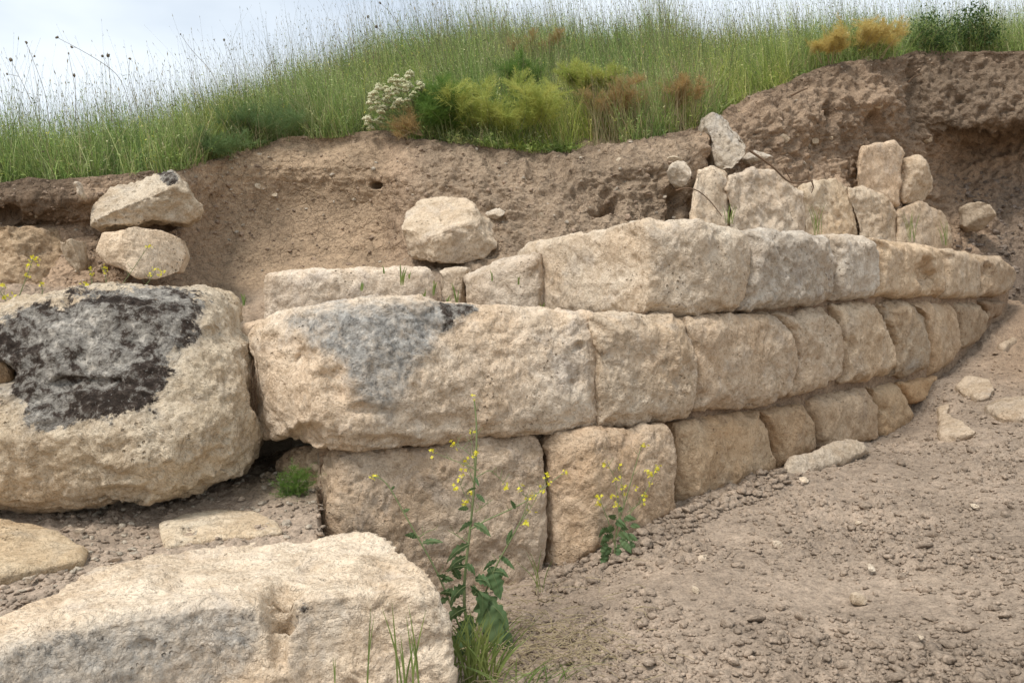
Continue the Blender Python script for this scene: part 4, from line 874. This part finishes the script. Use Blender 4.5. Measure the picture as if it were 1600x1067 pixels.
for k, (lab, pts, fl) in enumerate([('short mustard sprig beneath the left part of the cream boulder', [(144, 450), (142, 432), (141, 424)], [(141, 421), (143, 428)]),
  ('mustard sprig under the middle of the cream boulder, taller than its left neighbour', [(166, 448), (165, 432), (163, 420)], [(163, 418), (165, 426)]),
  ('thin leaning mustard stalk crossing the face of the cream boulder', [(185, 452), (205, 425), (231, 386)], [(232, 386)]),
  ('double mustard sprig at the right foot of the cream boulder', [(222, 452), (234, 438), (243, 423)], [(242, 421), (236, 430), (252, 424), (249, 431)]),
  ('single mustard head just over the rim of the lichen rock, left of the others', [(133, 458), (132, 448), (131, 444)], [(131, 443)]),
  ('small mustard head above the pale left rim of the lichen rock', [(66, 464), (66, 452), (65, 444)], [(65, 443)])]):
    mustard(lab, pts[0], 3.95, [(pts, .0013, 0)], fl, [], fr=5)

# feathery plants: a cloud of fine threads on branching stems
def feather(name, label, cat, cxy, rxy, Y, m, n=1400, L_=.05, wd=.0011, base=None, dep=None, group=None, stems=9, seed=1, stemmat=None):
    rs = np.random.RandomState(seed); cx, cy = cxy; rx, ry = rxy
    b = P(*(base or (cx, cy+ry*1.1)), Y); t = empty(name, b, label, cat, group); dep = dep or rx/FPX*Y*.6
    tips = []
    sm = MB()
    for k in range(stems):
        a = rs.uniform(0, 2*np.pi); r = rs.rand()**.5; tp = P(cx+rx*r*math.cos(a), cy+ry*r*math.sin(a), Y)+np.array((0, rs.uniform(-dep, dep*.4), 0))
        b1 = b.copy(); b1[0] += (tp[0]-b[0])*(.55 if rx > 30 else .1); mid = b1*.5+tp*.5+np.array((rs.normal()*.02, rs.normal()*.02, .03)); q = [b1+(mid-b1)*u*2 if u < .5 else mid+(tp-mid)*(u-.5)*2 for u in np.linspace(0, 1, 7)]
        sm.tube(q, .0028, .0008, 4); tips.append(q)
    sm.build('stem', stemmat or M_STEM, t)
    # plumes: each a secondary frond with threads along it
    V = []; Q = []; nn_ = 0; nf = max(6, n//45)
    for k in range(nf):
        q = tips[rs.randint(stems)]; u = rs.uniform(.35, 1); i = min(5, int(u*6)); o = q[i]+(q[i+1]-q[i])*(u*6-i)
        d = rs.normal(size=3); d[2] = abs(d[2])*.7+.2; d /= np.linalg.norm(d); fl = rs.uniform(.6, 1.5)*min(rx, ry)*.55/FPX*Y+L_*.6
        s_ = rs.uniform(0, 1, 45); c0 = o+d*(s_*fl)[:, None]
        dd = rs.normal(size=(45, 3))*.75+d; dd /= np.linalg.norm(dd, axis=1)[:, None]; ll = L_*rs.uniform(.4, 1.1, 45)*(1.15-.7*s_)
        sd_ = np.cross(dd, rs.normal(size=(45, 3))); sd_ /= np.linalg.norm(sd_, axis=1)[:, None]
        e_ = c0+dd*ll[:, None]; V.append(np.stack([c0-sd_*wd*.5, c0+sd_*wd*.5, e_+sd_*wd*.3, e_-sd_*wd*.3], 1).reshape(-1, 3))
    V = np.concatenate(V); Qd = np.arange(len(V)).reshape(-1, 4); me = npmesh('foliage', V, Qd); link('foliage', me, m, t)
    return t
GF = 'feathery fennel plants'
feather('fennel_plant', 'feathery green tuft in the corner between the lichen rock and the wall', 'plant', (458, 748), (32, 34), 3.44, M_FERN, 6000, .022, .0010, (468, 805), .05, GF, 12, 3)
feather('fennel_plant', 'tiny feathery sprout on the dirt below the green tuft in the corner', 'plant', (484, 812), (12, 9), 3.45, M_FERN, 900, .02, .0009, (486, 826), .03, GF, 5, 4)
def Yr(px): return float(np.interp(px, pxs, RIM[:, 1]))
feather('fennel_plant', 'large bright yellow-green fennel in the middle of the grass edge', 'plant', (775, 158), (95, 34), Yr(790)+.03, M_FERNY, 18000, .075, .0024, (795, 222), .25, GF, 22, 5)
feather('fennel_plant', 'green fennel spreading left of the bright yellow-green one', 'plant', (695, 160), (40, 26), Yr(700)+.0, M_FERN, 11000, .07, .0022, (715, 218), .2, GF, 12, 6)
feather('fennel_plant', 'dark green pointed fennel behind the bright yellow-green one', 'plant', (815, 112), (34, 22), Yr(800)+.5, M_FERN, 5000, .07, .0018, (820, 150), .2, GF, 10, 7)
feather('fennel_plant', 'drooping dry orange fennel hanging over the bank beside the white umbels', 'dry plant', (625, 195), (24, 26), Yr(630)-.08, M_FERNO, 3200, .05, .0014, (662, 212), .12, GF, 10, 8, M_DRY)
feather('fennel_plant', 'pale yellow-green fennel top between the bright fennel and the orange one', 'plant', (920, 122), (62, 18), Yr(920)+.35, M_FERNY, 12000, .07, .0024, (930, 165), .2, GF, 14, 9)
feather('fennel_plant', 'rust-orange dry fennel in the grass right of the bright one', 'dry plant', (960, 140), (62, 15), Yr(960)+.12, M_FERNO, 6500, .06, .0016, (965, 205), .15, GF, 12, 10, M_DRY)
feather('fennel_plant', 'second rust-orange dry fennel left of the standing grey-tipped rock', 'dry plant', (1065, 138), (42, 14), Yr(1065)+.12, M_FERNO, 4200, .06, .0018, (1065, 190), .15, GF, 12, 11, M_DRY)
feather('fennel_plant', 'faint rusty dry fennel high up the slope against the sky in the middle', 'dry plant', (830, 70), (48, 13), Yr(830)+1.3, M_FERNO, 3600, .06, .0018, (830, 100), .2, GF, 10, 12, M_DRY)
feather('fennel_plant', 'golden orange fennel sweeping to the right at the corner of the cut', 'dry plant', (1346, 50), (72, 15), Yr(1350)+.06, M_FERNG, 11000, .07, .0020, (1340, 92), .3, GF, 30, 13, M_DRY)
feather('fennel_plant', 'lower golden fennel just left of the sweeping golden orange one', 'dry plant', (1300, 70), (38, 9), Yr(1300)+.0, M_FERNG, 6500, .055, .002, (1305, 100), .2, GF, 10, 14, M_DRY)
feather('fennel_plant', 'dark bluish feathery plant on the grass edge, left of the white umbels', 'plant', (425, 190), (70, 30), Yr(420)+.06, M_FERND, 6500, .07, .0018, (420, 228), .2, GF, 14, 15)
feather('fennel_plant', 'dark feathery plant right above the rough brown boulder', 'plant', (335, 222), (58, 26), Yr(330)+.06, M_FERND, 6000, .07, .0018, (330, 250), .2, GF, 14, 16)
# dark leafy bush at top right
def bush(label, cx, cy, rx, ry, Y, seed, nl=2600):
    rs = np.random.RandomState(seed); b = P(cx, cy+ry, Y); t = empty('bush', b, label, 'bush', 'dark bushes at the top right')
    sm = MB(); lv = MB()
    C = []
    for k in range(16):
        a = rs.uniform(0, 2*np.pi); r = rs.rand()**.5; tp = P(cx+rx*.9*r*math.cos(a), cy+ry*.9*r*math.sin(a), Y)+np.array((0, rs.uniform(-.15, .15), 0)); sm.tube([b, b*.5+tp*.5+np.array((0, 0, .04)), tp], .004, .001, 4); C.append(tp)
    sm.build('stem', M_ROOT, t); C = np.array(C)
    c0 = C[rs.randint(16, size=nl)]+rs.normal(size=(nl, 3))*.055; d = rs.normal(size=(nl, 3)); d /= np.linalg.norm(d, axis=1)[:, None]; s_ = np.cross(d, rs.normal(size=(nl, 3))); s_ /= np.linalg.norm(s_, axis=1)[:, None]
    l = rs.uniform(.012, .03, (nl, 1)); V = np.stack([c0, c0+d*l*.5+s_*l*.3, c0+d*l, c0+d*l*.5-s_*l*.3], 1).reshape(-1, 3)
    link('foliage', npmesh('foliage', V, np.arange(len(V)).reshape(-1, 4)), M_BUSH, t)
bush('dark green leafy bush on the rim right after the golden fennel', 1455, 58, 36, 22, Yr(1455)+.1, 1)
bush('dark green bush on the rim at the top right, taller than its left neighbour', 1520, 48, 34, 30, Yr(1520)+.15, 2)

# white umbel plant
rs = np.random.RandomState(21); uY = Yr(620)-.05
t = empty('umbel_plant', P(655, 212, uY), 'bushy plant with creamy white flower umbels on the grass edge, leaning left', 'flowering plant'); sm = MB()
cands = []
while len(cands) < 84:
    x, y = rs.uniform(566, 668), rs.uniform(116, 208)
    if polysd([(572, 140), (600, 122), (640, 116), (668, 132), (662, 150), (630, 165), (600, 175), (592, 200), (574, 206), (568, 175)], np.array([x]), np.array([y]))[0] > 0: cands.append((x, y))
for x, y in cands:
    Y = uY+rs.uniform(-.12, .12); tp = P(x, y, Y); b0 = P(655, 212, uY); mid = P(.5*x+.5*650, .5*y+100, uY)
    sm.tube([b0, mid, tp*.92+mid*.08, tp], .0018, .0008, 4)
    m = MB(); R = .024*rs.uniform(.7, 1.2); nfl = 60; a = rs.uniform(0, 2*np.pi, nfl); r = R*np.sqrt(rs.rand(nfl)); cV = tp+np.stack([r*np.cos(a), r*np.sin(a), rs.uniform(.2, 1.0, nfl)*np.sqrt(np.maximum(R*R-r*r, 0))], 1)
    v_, f_ = lumps(cV, np.full(nfl, .0052), rs, False, 1.0); m.add(v_, None, f_); m.build('flower_head', M_WHT, t, False)
sm.build('stem', M_STEM, t)

# meadow grass
rs = np.random.RandomState(31)
def strands(name, n, hmin, hmax, wd, offs_fn, huef, lean=.25, segs=3, head=0., leaves=0, curve=.35, px0=-350, px1=1950, thin=True):
    px = rs.uniform(px0, px1, n); off = offs_fn(n); b = meadow_pt(px, off); b[:, 2] -= .02
    bare = (off > .16) | (fbm(b*np.array((1, 1, 0))+50, 2.6, 3) > -.05+.25*rs.rand(n)-off*2) if thin else np.ones(n, bool)
    px, off, b = px[bare], off[bare], b[bare]; n = len(px)
    h = rs.uniform(hmin, hmax, n)*(.72+.8*np.clip(fbm(b*np.array((1, 1, 0)), 1.9, 3)+.4, 0, 1)); a = rs.uniform(0, 2*np.pi, n); ln = rs.normal(size=n)*lean
    dirv = np.stack([np.cos(a)*ln-.13, np.sin(a)*ln, np.ones(n)], 1); dirv /= np.linalg.norm(dirv, axis=1)[:, None]
    cv = np.stack([np.cos(a), np.sin(a), -.35*np.ones(n)], 1)*(curve*rs.uniform(.2, 1.3, n)*h)[:, None]
    sa = rs.uniform(-.9, .9, n); sd_ = np.stack([np.cos(sa), np.sin(sa), 0*sa], 1)
    lev = []; W_ = wd*rs.uniform(.6, 1.3, n)
    for k in range(segs+1):
        t = k/segs; c = b+dirv*(h*t)[:, None]+cv*t*t; w_ = W_*(1-.75*t**1.5)*.5
        lev.append(c-sd_*w_[:, None]); lev.append(c+sd_*w_[:, None])
    V = np.stack(lev, 1); m = 2*(segs+1); q = np.array([(2*k, 2*k+1, 2*k+3, 2*k+2) for k in range(segs)])
    Q = (q[None]+np.arange(n)[:, None, None]*m).reshape(-1, 4); Vv = [V.reshape(-1, 3)]; Qq = [Q]; hue = huef(b, px, off, n); H = [np.repeat(hue, m, 0)]; base = n*m
    tipc = b+dirv*h[:, None]+cv
    if head:
        nh = n; d = dirv+cv/h[:, None]; d /= np.linalg.norm(d, axis=1)[:, None]; L_ = head*rs.uniform(.5, 1.3, nh)[:, None]; ww = .22*L_*rs.uniform(.5, 1.2, nh)[:, None]
        hv = np.stack([tipc-d*L_*.2, tipc+d*L_*.3+sd_*ww*.5, tipc+d*L_, tipc+d*L_*.3-sd_*ww*.5], 1); Vv.append(hv.reshape(-1, 3)); Qq.append(np.arange(nh*4).reshape(-1, 4)+base); base += nh*4
        H.append(np.repeat(hue*rs.uniform(.6, 1.5, (n, 1))*np.array((1.35, 1.2, 1.1)), 4, 0))
    if leaves:
        for k in range(leaves):
            t = rs.uniform(.15, .95, n); c = b+dirv*(h*t)[:, None]+cv*(t*t)[:, None]; d = rs.normal(size=(n, 3)); d[:, 2] = np.abs(d[:, 2])*.6; d /= np.linalg.norm(d, axis=1)[:, None]
            l = rs.uniform(.012, .034, n)[:, None]*(1.2-.6*t[:, None]); s_ = np.cross(d, rs.normal(size=(n, 3))); s_ /= np.linalg.norm(s_, axis=1)[:, None]
            lv = np.stack([c, c+d*l*.5+s_*l*.16, c+d*l, c+d*l*.5-s_*l*.16], 1); Vv.append(lv.reshape(-1, 3)); Qq.append(np.arange(n*4).reshape(-1, 4)+base); base += n*4; H.append(np.repeat(hue*rs.uniform(.8, 1.35, (n, 1)), 4, 0))
    me = npmesh(name, np.concatenate(Vv), np.concatenate(Qq)); setcol(me, 'hue', np.clip(np.concatenate(H), 0, 1)); return link(name, me, M_GRASS)
PAL = np.array([(.17, .235, .07), (.23, .29, .09), (.31, .36, .13), (.44, .46, .24), (.12, .17, .06), (.48, .43, .26)])
def hue_main(b, px, off, n):
    k = fbm(b+20, 1.1, 3); i = rs.choice(6, n, p=[.26, .27, .20, .10, .12, .05]); h = PAL[i]*rs.uniform(.75, 1.3, (n, 1))*np.array((1.1, 1.18, 1.05))
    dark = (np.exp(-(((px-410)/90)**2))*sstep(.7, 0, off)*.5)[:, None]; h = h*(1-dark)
    y = sstep(.0, .4, k)[:, None]*.6; h = h*(1-y)+h*np.array((1.5, 1.2, .8))*y
    k2 = sstep(.05, .35, fbm(b+70, 2.3, 3))[:, None]*.55; h = h*(1-k2)+h*np.array((.55, .68, .55))*k2
    k3 = sstep(.12, .4, fbm(b+90, 1.7, 3))[:, None]*.5; h = h*(1-k3)+np.array((.42, .38, .20))*rs.uniform(.7, 1.1, (n, 1))*k3
    return h
def hue_dry(b, px, off, n): return np.array([(.42, .34, .20), (.34, .27, .15), (.28, .28, .13)])[rs.choice(3, n)]*rs.uniform(.7, 1.2, (n, 1))
def hue_stalk(b, px, off, n): return np.array([(.17, .16, .085), (.24, .21, .12), (.13, .15, .06)])[rs.choice(3, n)]*rs.uniform(.7, 1.2, (n, 1))
off_all = lambda n: rs.rand(n)**1.15*3.2-.02
off_edge = lambda n: np.abs(rs.normal(size=n))*.20-.07
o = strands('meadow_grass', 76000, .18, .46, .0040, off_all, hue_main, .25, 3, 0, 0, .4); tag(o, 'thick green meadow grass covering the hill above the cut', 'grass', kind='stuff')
o = strands('meadow_herbs', 26000, .22, .56, .0026, off_all, hue_main, .18, 3, .012, 8, .15); tag(o, 'leafy green herbs standing among the meadow grass', 'herbs', kind='stuff')
o = strands('meadow_flecks', 5200, .22, .5, .0016, off_all, lambda b, px, off, n: np.array([(.75, .72, .42), (.72, .70, .14), (.62, .60, .36)])[rs.choice(3, n)]*rs.uniform(.7, 1.1, (n, 1)), .3, 3, .014, 3, .2); tag(o, 'tiny pale and yellow flowers dotted through the meadow', 'small flowers', kind='stuff')
o = strands('seeding_grass', 9000, .40, .78, .0022, lambda n: rs.rand(n)*3.3, hue_stalk, .16, 4, .022, 1, .20); tag(o, 'thin seeding grass stems rising over the meadow against the sky', 'grass stems', kind='stuff')
o = strands('dry_grass', 4200, .10, .34, .0030, off_edge, hue_dry, .45, 3, .012, 0, .6); tag(o, 'dry straw-coloured grass along the rim of the bank', 'dry grass', kind='stuff')
o = strands('dry_stems', 900, .22, .50, .0034, lambda n: rs.rand(n)*.35, hue_dry, .30, 4, .012, 0, .35, 925, 1120, False); tag(o, 'bundle of dry leaning stems on the rim under the rusty fennel', 'dry stems', kind='stuff')
o = strands('creeping_weeds', 420, .05, .15, .004, lambda n: rs.rand(n)*.14-.07, hue_main, .9, 3, 0, 6, .9, 700, 900, False); tag(o, 'low creeping weeds hanging over the rim below the bright fennel', 'weeds', kind='stuff')
o = strands('tall_grass_stems', 3200, .45, .95, .0024, lambda n: .4+rs.rand(n)*2.8, hue_stalk, .22, 5, .018, 5, .22); tag(o, 'scattered taller wispy stems above the rest of the meadow', 'grass stems', kind='stuff')
o = strands('edge_grass', 15000, .06, .24, .0040, off_edge, hue_main, .5, 3, 0, 2, .7); tag(o, 'short grass and weeds spilling over the rim of the bank', 'grass', kind='stuff')

# tall thin stalks standing out against the sky, each one countable
def stalk(label, pts, Yo, heads, r=.0022):
    px0 = pts[0][0]; Y = Yr(px0)+Yo; b = P(*pts[0], Y); t = empty('tall_stalk', b, label, 'plant stalk', 'tall dry stalks against the sky')
    m = MB(); m.tube(smoothpath(pts, Y, 14), r, r*.5, 4)
    for h in heads[1:]: 
        q = min(pts, key=lambda p: abs(p[1]-h[1]-14)+abs(p[0]-h[0])); m.tube([P(q[0], q[1], Y), P((q[0]+h[0])/2+1, (q[1]+h[1])/2, Y), P(h[0], h[1], Y)], r*.6, r*.4, 4)
    m.build('stem', M_DRYD, t)
    for h in heads:
        v_, f_ = lumps(P(h[0], h[1], Y)[None], np.array([.0085]), rs, True, 1.2); k = MB(); k.add(v_, None, f_); k.build('seed_head', M_DRYD, t, True)
M_DRYD = leaf_material('dry_stalk', (.17, .14, .10), (.12, .10, .07), 0)
for a in [('tall stalk at the far left with its head highest of that clump', [(78, 200), (72, 150), (62, 120), (50, 90), (41, 67)], .15, [(41, 67), (54, 88)]),
  ('long arching stalk leaning left from the middle of the left meadow', [(205, 175), (190, 120), (155, 95), (120, 75), (89, 59)], .25, [(89, 59), (112, 74)]),
  ('left-leaning stalk with a knobbly head near the left edge', [(60, 190), (45, 150), (30, 120), (17, 94)], .1, [(17, 94), (11, 116)]),
  ('straight stalk left of centre in the left meadow', [(118, 190), (118, 140), (112, 110), (107, 84)], .2, [(107, 84), (116, 118)]),
  ('upright stalk with a round head above the rough brown boulder', [(174, 190), (173, 140), (171, 110), (169, 87)], .2, [(169, 87), (160, 88)]),
  ('curved stalk leaning left high over the dark feathery plants', [(345, 150), (330, 110), (300, 80), (282, 54)], .5, [(282, 54)]),
  ('thin stalk leaning left beside the curved one', [(375, 150), (365, 100), (358, 80), (350, 63)], .4, [(350, 63)]),
  ('thin stalk leaning left in the meadow above the white umbels', [(660, 110), (625, 45), (610, 20), (594, 5)], .9, [(594, 5)]),
  ('crooked stalk left of the white umbels reaching into the sky', [(640, 110), (610, 60), (590, 45), (575, 27)], .8, [(575, 27), (588, 42)]),
  ('tall bent stalk near the dark thistle in the left meadow', [(215, 170), (205, 140), (200, 120), (203, 92)], .2, [(203, 92)])]:
    stalk(*a)
# white dandelion-like head and a grey boulder-side stone in the grass
# roots in the bank
def root(label, paths, Y, r, name='root'):
    m = MB()
    for pts, k in paths: m.tube(smoothpath(pts, Y, 18), r*k, r*k*.5, 6)
    o = m.build(name, M_ROOT); tag(o, label, 'root', 'roots hanging from the cut')
root('forked dark root hanging over the upper wall stones', [([(1172, 236), (1190, 248), (1210, 262), (1225, 280), (1240, 288), (1262, 284), (1270, 283)], 1), ([(1268, 282), (1271, 292), (1268, 302)], .7), ([(1225, 262), (1232, 275), (1240, 288)], .6)], 5.55, .0075)
root('thin dark root curving over the leftmost upright stone of the upper wall', [([(1056, 298), (1072, 293), (1090, 297), (1108, 312), (1122, 330), (1128, 338)], 1)], 5.3, .0045)
root('short broken root in the earth below the golden fennel', [([(1236, 150), (1250, 143), (1262, 138)], 1)], 6.6, .008)
root('thin root poking from the dark corner of the cut at upper right', [([(1418, 130), (1428, 120), (1440, 116)], 1)], 7.4, .008)
def wisps(label, cx, cy, w_, h_, Y, n, seed):
    r_ = random.Random(seed); m = MB()
    for k in range(n):
        x, y = cx+r_.uniform(-w_, w_), cy+r_.uniform(-h_, 0); m.tube(smoothpath([(x, y), (x+r_.uniform(-5, 5), y+h_*.5), (x+r_.uniform(-9, 9), y+h_)], Y+r_.uniform(-.03, .03), 8), .0009, .0004, 3)
    tag(m.build('rootlets', M_ROOT), label, 'rootlets', kind='stuff')
wisps('fine hanging rootlets in the crack between the lichen rock and the largest block', 396, 620, 6, 60, 3.55, 45, 1)
wisps('thin rootlets around the burrow hole in the bank', 940, 318, 32, 18, 5.3, 40, 2)

# small single grass shoots on the ledges
def shoots(label, x, y, h, Y, n, seed, m=M_BLADE, wd=.0035, spread=3, name='grass_tuft', grp='grass shoots on the ledges', lean=.3):
    r_ = random.Random(seed); mb = MB()
    for k in range(n):
        bx = x+r_.uniform(-spread, spread); hh = h*r_.uniform(.6, 1.1); tip = (bx+hh*r_.uniform(-lean, lean), y-hh)
        path = smoothpath([(bx, y), (bx+(tip[0]-bx)*.3, y-hh*.55), tip], Y+r_.uniform(-.02, .02), 8); w_ = wd*np.sin(np.linspace(.35, 3.05, 8))[:, None]*.5; sdv = np.array((1, r_.uniform(-.6, .6), 0))
        V = np.stack([path-sdv*w_, path+sdv*w_], 1).reshape(-1, 3); mb.add(V, [(2*i, 2*i+1, 2*i+3, 2*i+2) for i in range(7)])
    tag(mb.build(name, m), label, 'grass', grp)
for k, (x, y, h, lab) in enumerate([(565, 455, 16, 'single green shoot on the left half of the long pale inner block'), (599, 428, 13, 'green shoot atop the long pale inner block, left of the tall pair'),
   (628, 446, 34, 'tallest pair of green shoots in front of the long pale inner block'), (640, 436, 11, 'little shoot just right of the tallest pair'), (662, 470, 20, 'shoots near the right end of the long pale inner block'),
   (677, 462, 24, 'shoots at the joint of the long pale inner block and the wedge stone'), (700, 478, 20, 'pale shoots at the foot of the wedge stone'), (714, 478, 34, 'dense little tuft on the right of the wedge stone'),
   (770, 440, 18, 'shoot on the rising-topped inner block, left one'), (810, 445, 14, 'shoot on the rising-topped inner block, right one'), (848, 486, 16, 'short tuft at the foot of the corner block'),
   (380, 478, 22, 'thin shoot on the dirt left of the long pale inner block')]):
    Yk = 4.42 if x < 690 else 4.6
    if x == 380: Yk = 4.5
    shoots(lab, x, y, h, Yk, 3 if h < 20 else 6, k+1, wd=.006, spread=2)
for k, (x, y, h, lab) in enumerate([(1278, 368, 46, 'thin grass shoots before the brownish upper-wall stone'), (1425, 378, 50, 'thin grass shoots on the low dusty end stone, left'), (1476, 384, 40, 'tufted grass shoots at the right end of the low dusty stone'), (1140, 350, 32, 'faint green shoots at the foot of the biggest upper-wall stone')]):
    shoots(lab, x, y, h, float(np.interp(x, [1140, 1278, 1425, 1480], [5.2, 5.85, 6.6, 6.8])), 9, 40+k, wd=.004, spread=6)
# foreground grass
shoots('green and straw grass blades rising before the right end of the foreground boulder', 640, 1120, 190, 2.15, 9, 71, wd=.0045, spread=18, lean=.22, grp='grass tufts at the bottom of the photo')
shoots('lone thin grass blade before the front of the foreground boulder', 575, 1100, 160, 2.12, 2, 72, wd=.003, spread=4, lean=.1, grp='grass tufts at the bottom of the photo')
shoots('short green blade low before the foreground boulder', 524, 1090, 75, 2.1, 2, 73, wd=.003, spread=2, lean=.1, grp='grass tufts at the bottom of the photo')
shoots('tangled grass clump around the foot of the tall mustard plant', 730, 1075, 115, 2.72, 90, 74, wd=.0048, spread=42, lean=.8, grp='grass tufts at the bottom of the photo')
shoots('bent grass blades right of the tall mustard plant', 845, 925, 62, 3.25, 5, 75, wd=.0035, spread=8, lean=.9, grp='grass tufts at the bottom of the photo')
shoots('long green blades sprawling flat over the soil at the bottom centre', 830, 1072, 48, 2.62, 26, 76, wd=.0042, spread=60, lean=3.0, grp='grass tufts at the bottom of the photo')
# dry straw lying on the soil
mb = MB(); r_ = random.Random(9)
for k in range(520):
    x = r_.gauss(835, 75); y = r_.gauss(1005, 42)
    if x < 730: continue
    q = P(x, y, 2.9); Ys_ = np.linspace(2.2, 4, 300); L0 = P(x, y, Ys_); i = int(np.argmax(L0[:, 2] < GZ(L0[:, 0], L0[:, 1])+.025)); c = L0[i]; a = r_.uniform(0, 6.28); l = r_.uniform(.03, .11)
    pts = [c+np.array((math.cos(a+u*.8)*l*u, math.sin(a+u*.8)*l*u, .012*math.sin(3.1*(u+.5)))) for u in (-.5, -.2, .2, .5)]; mb.tube(pts, .0017, .0008, 3)
tag(mb.build('dry_straw', M_DRY), 'dry straw and dead stems lying on the soil right of the tall mustard plant', 'straw', kind='stuff')
# dead leaf
mb = MB(); c = P(1095, 843, 3.72)
for k in range(5): mb.leaf(c+np.array((k*.018-.04, 0, .005)), (1, .3*k-.5, .3), (0, 1, .4), .05, .03, .6, 1, .6)
tag(mb.build('dead_leaf', leaf_material('dead_leaf', (.035, .028, .02), (.06, .045, .03), 0)), 'curled blackish dead leaf on the soil below the long brown bottom block', 'dead leaf')
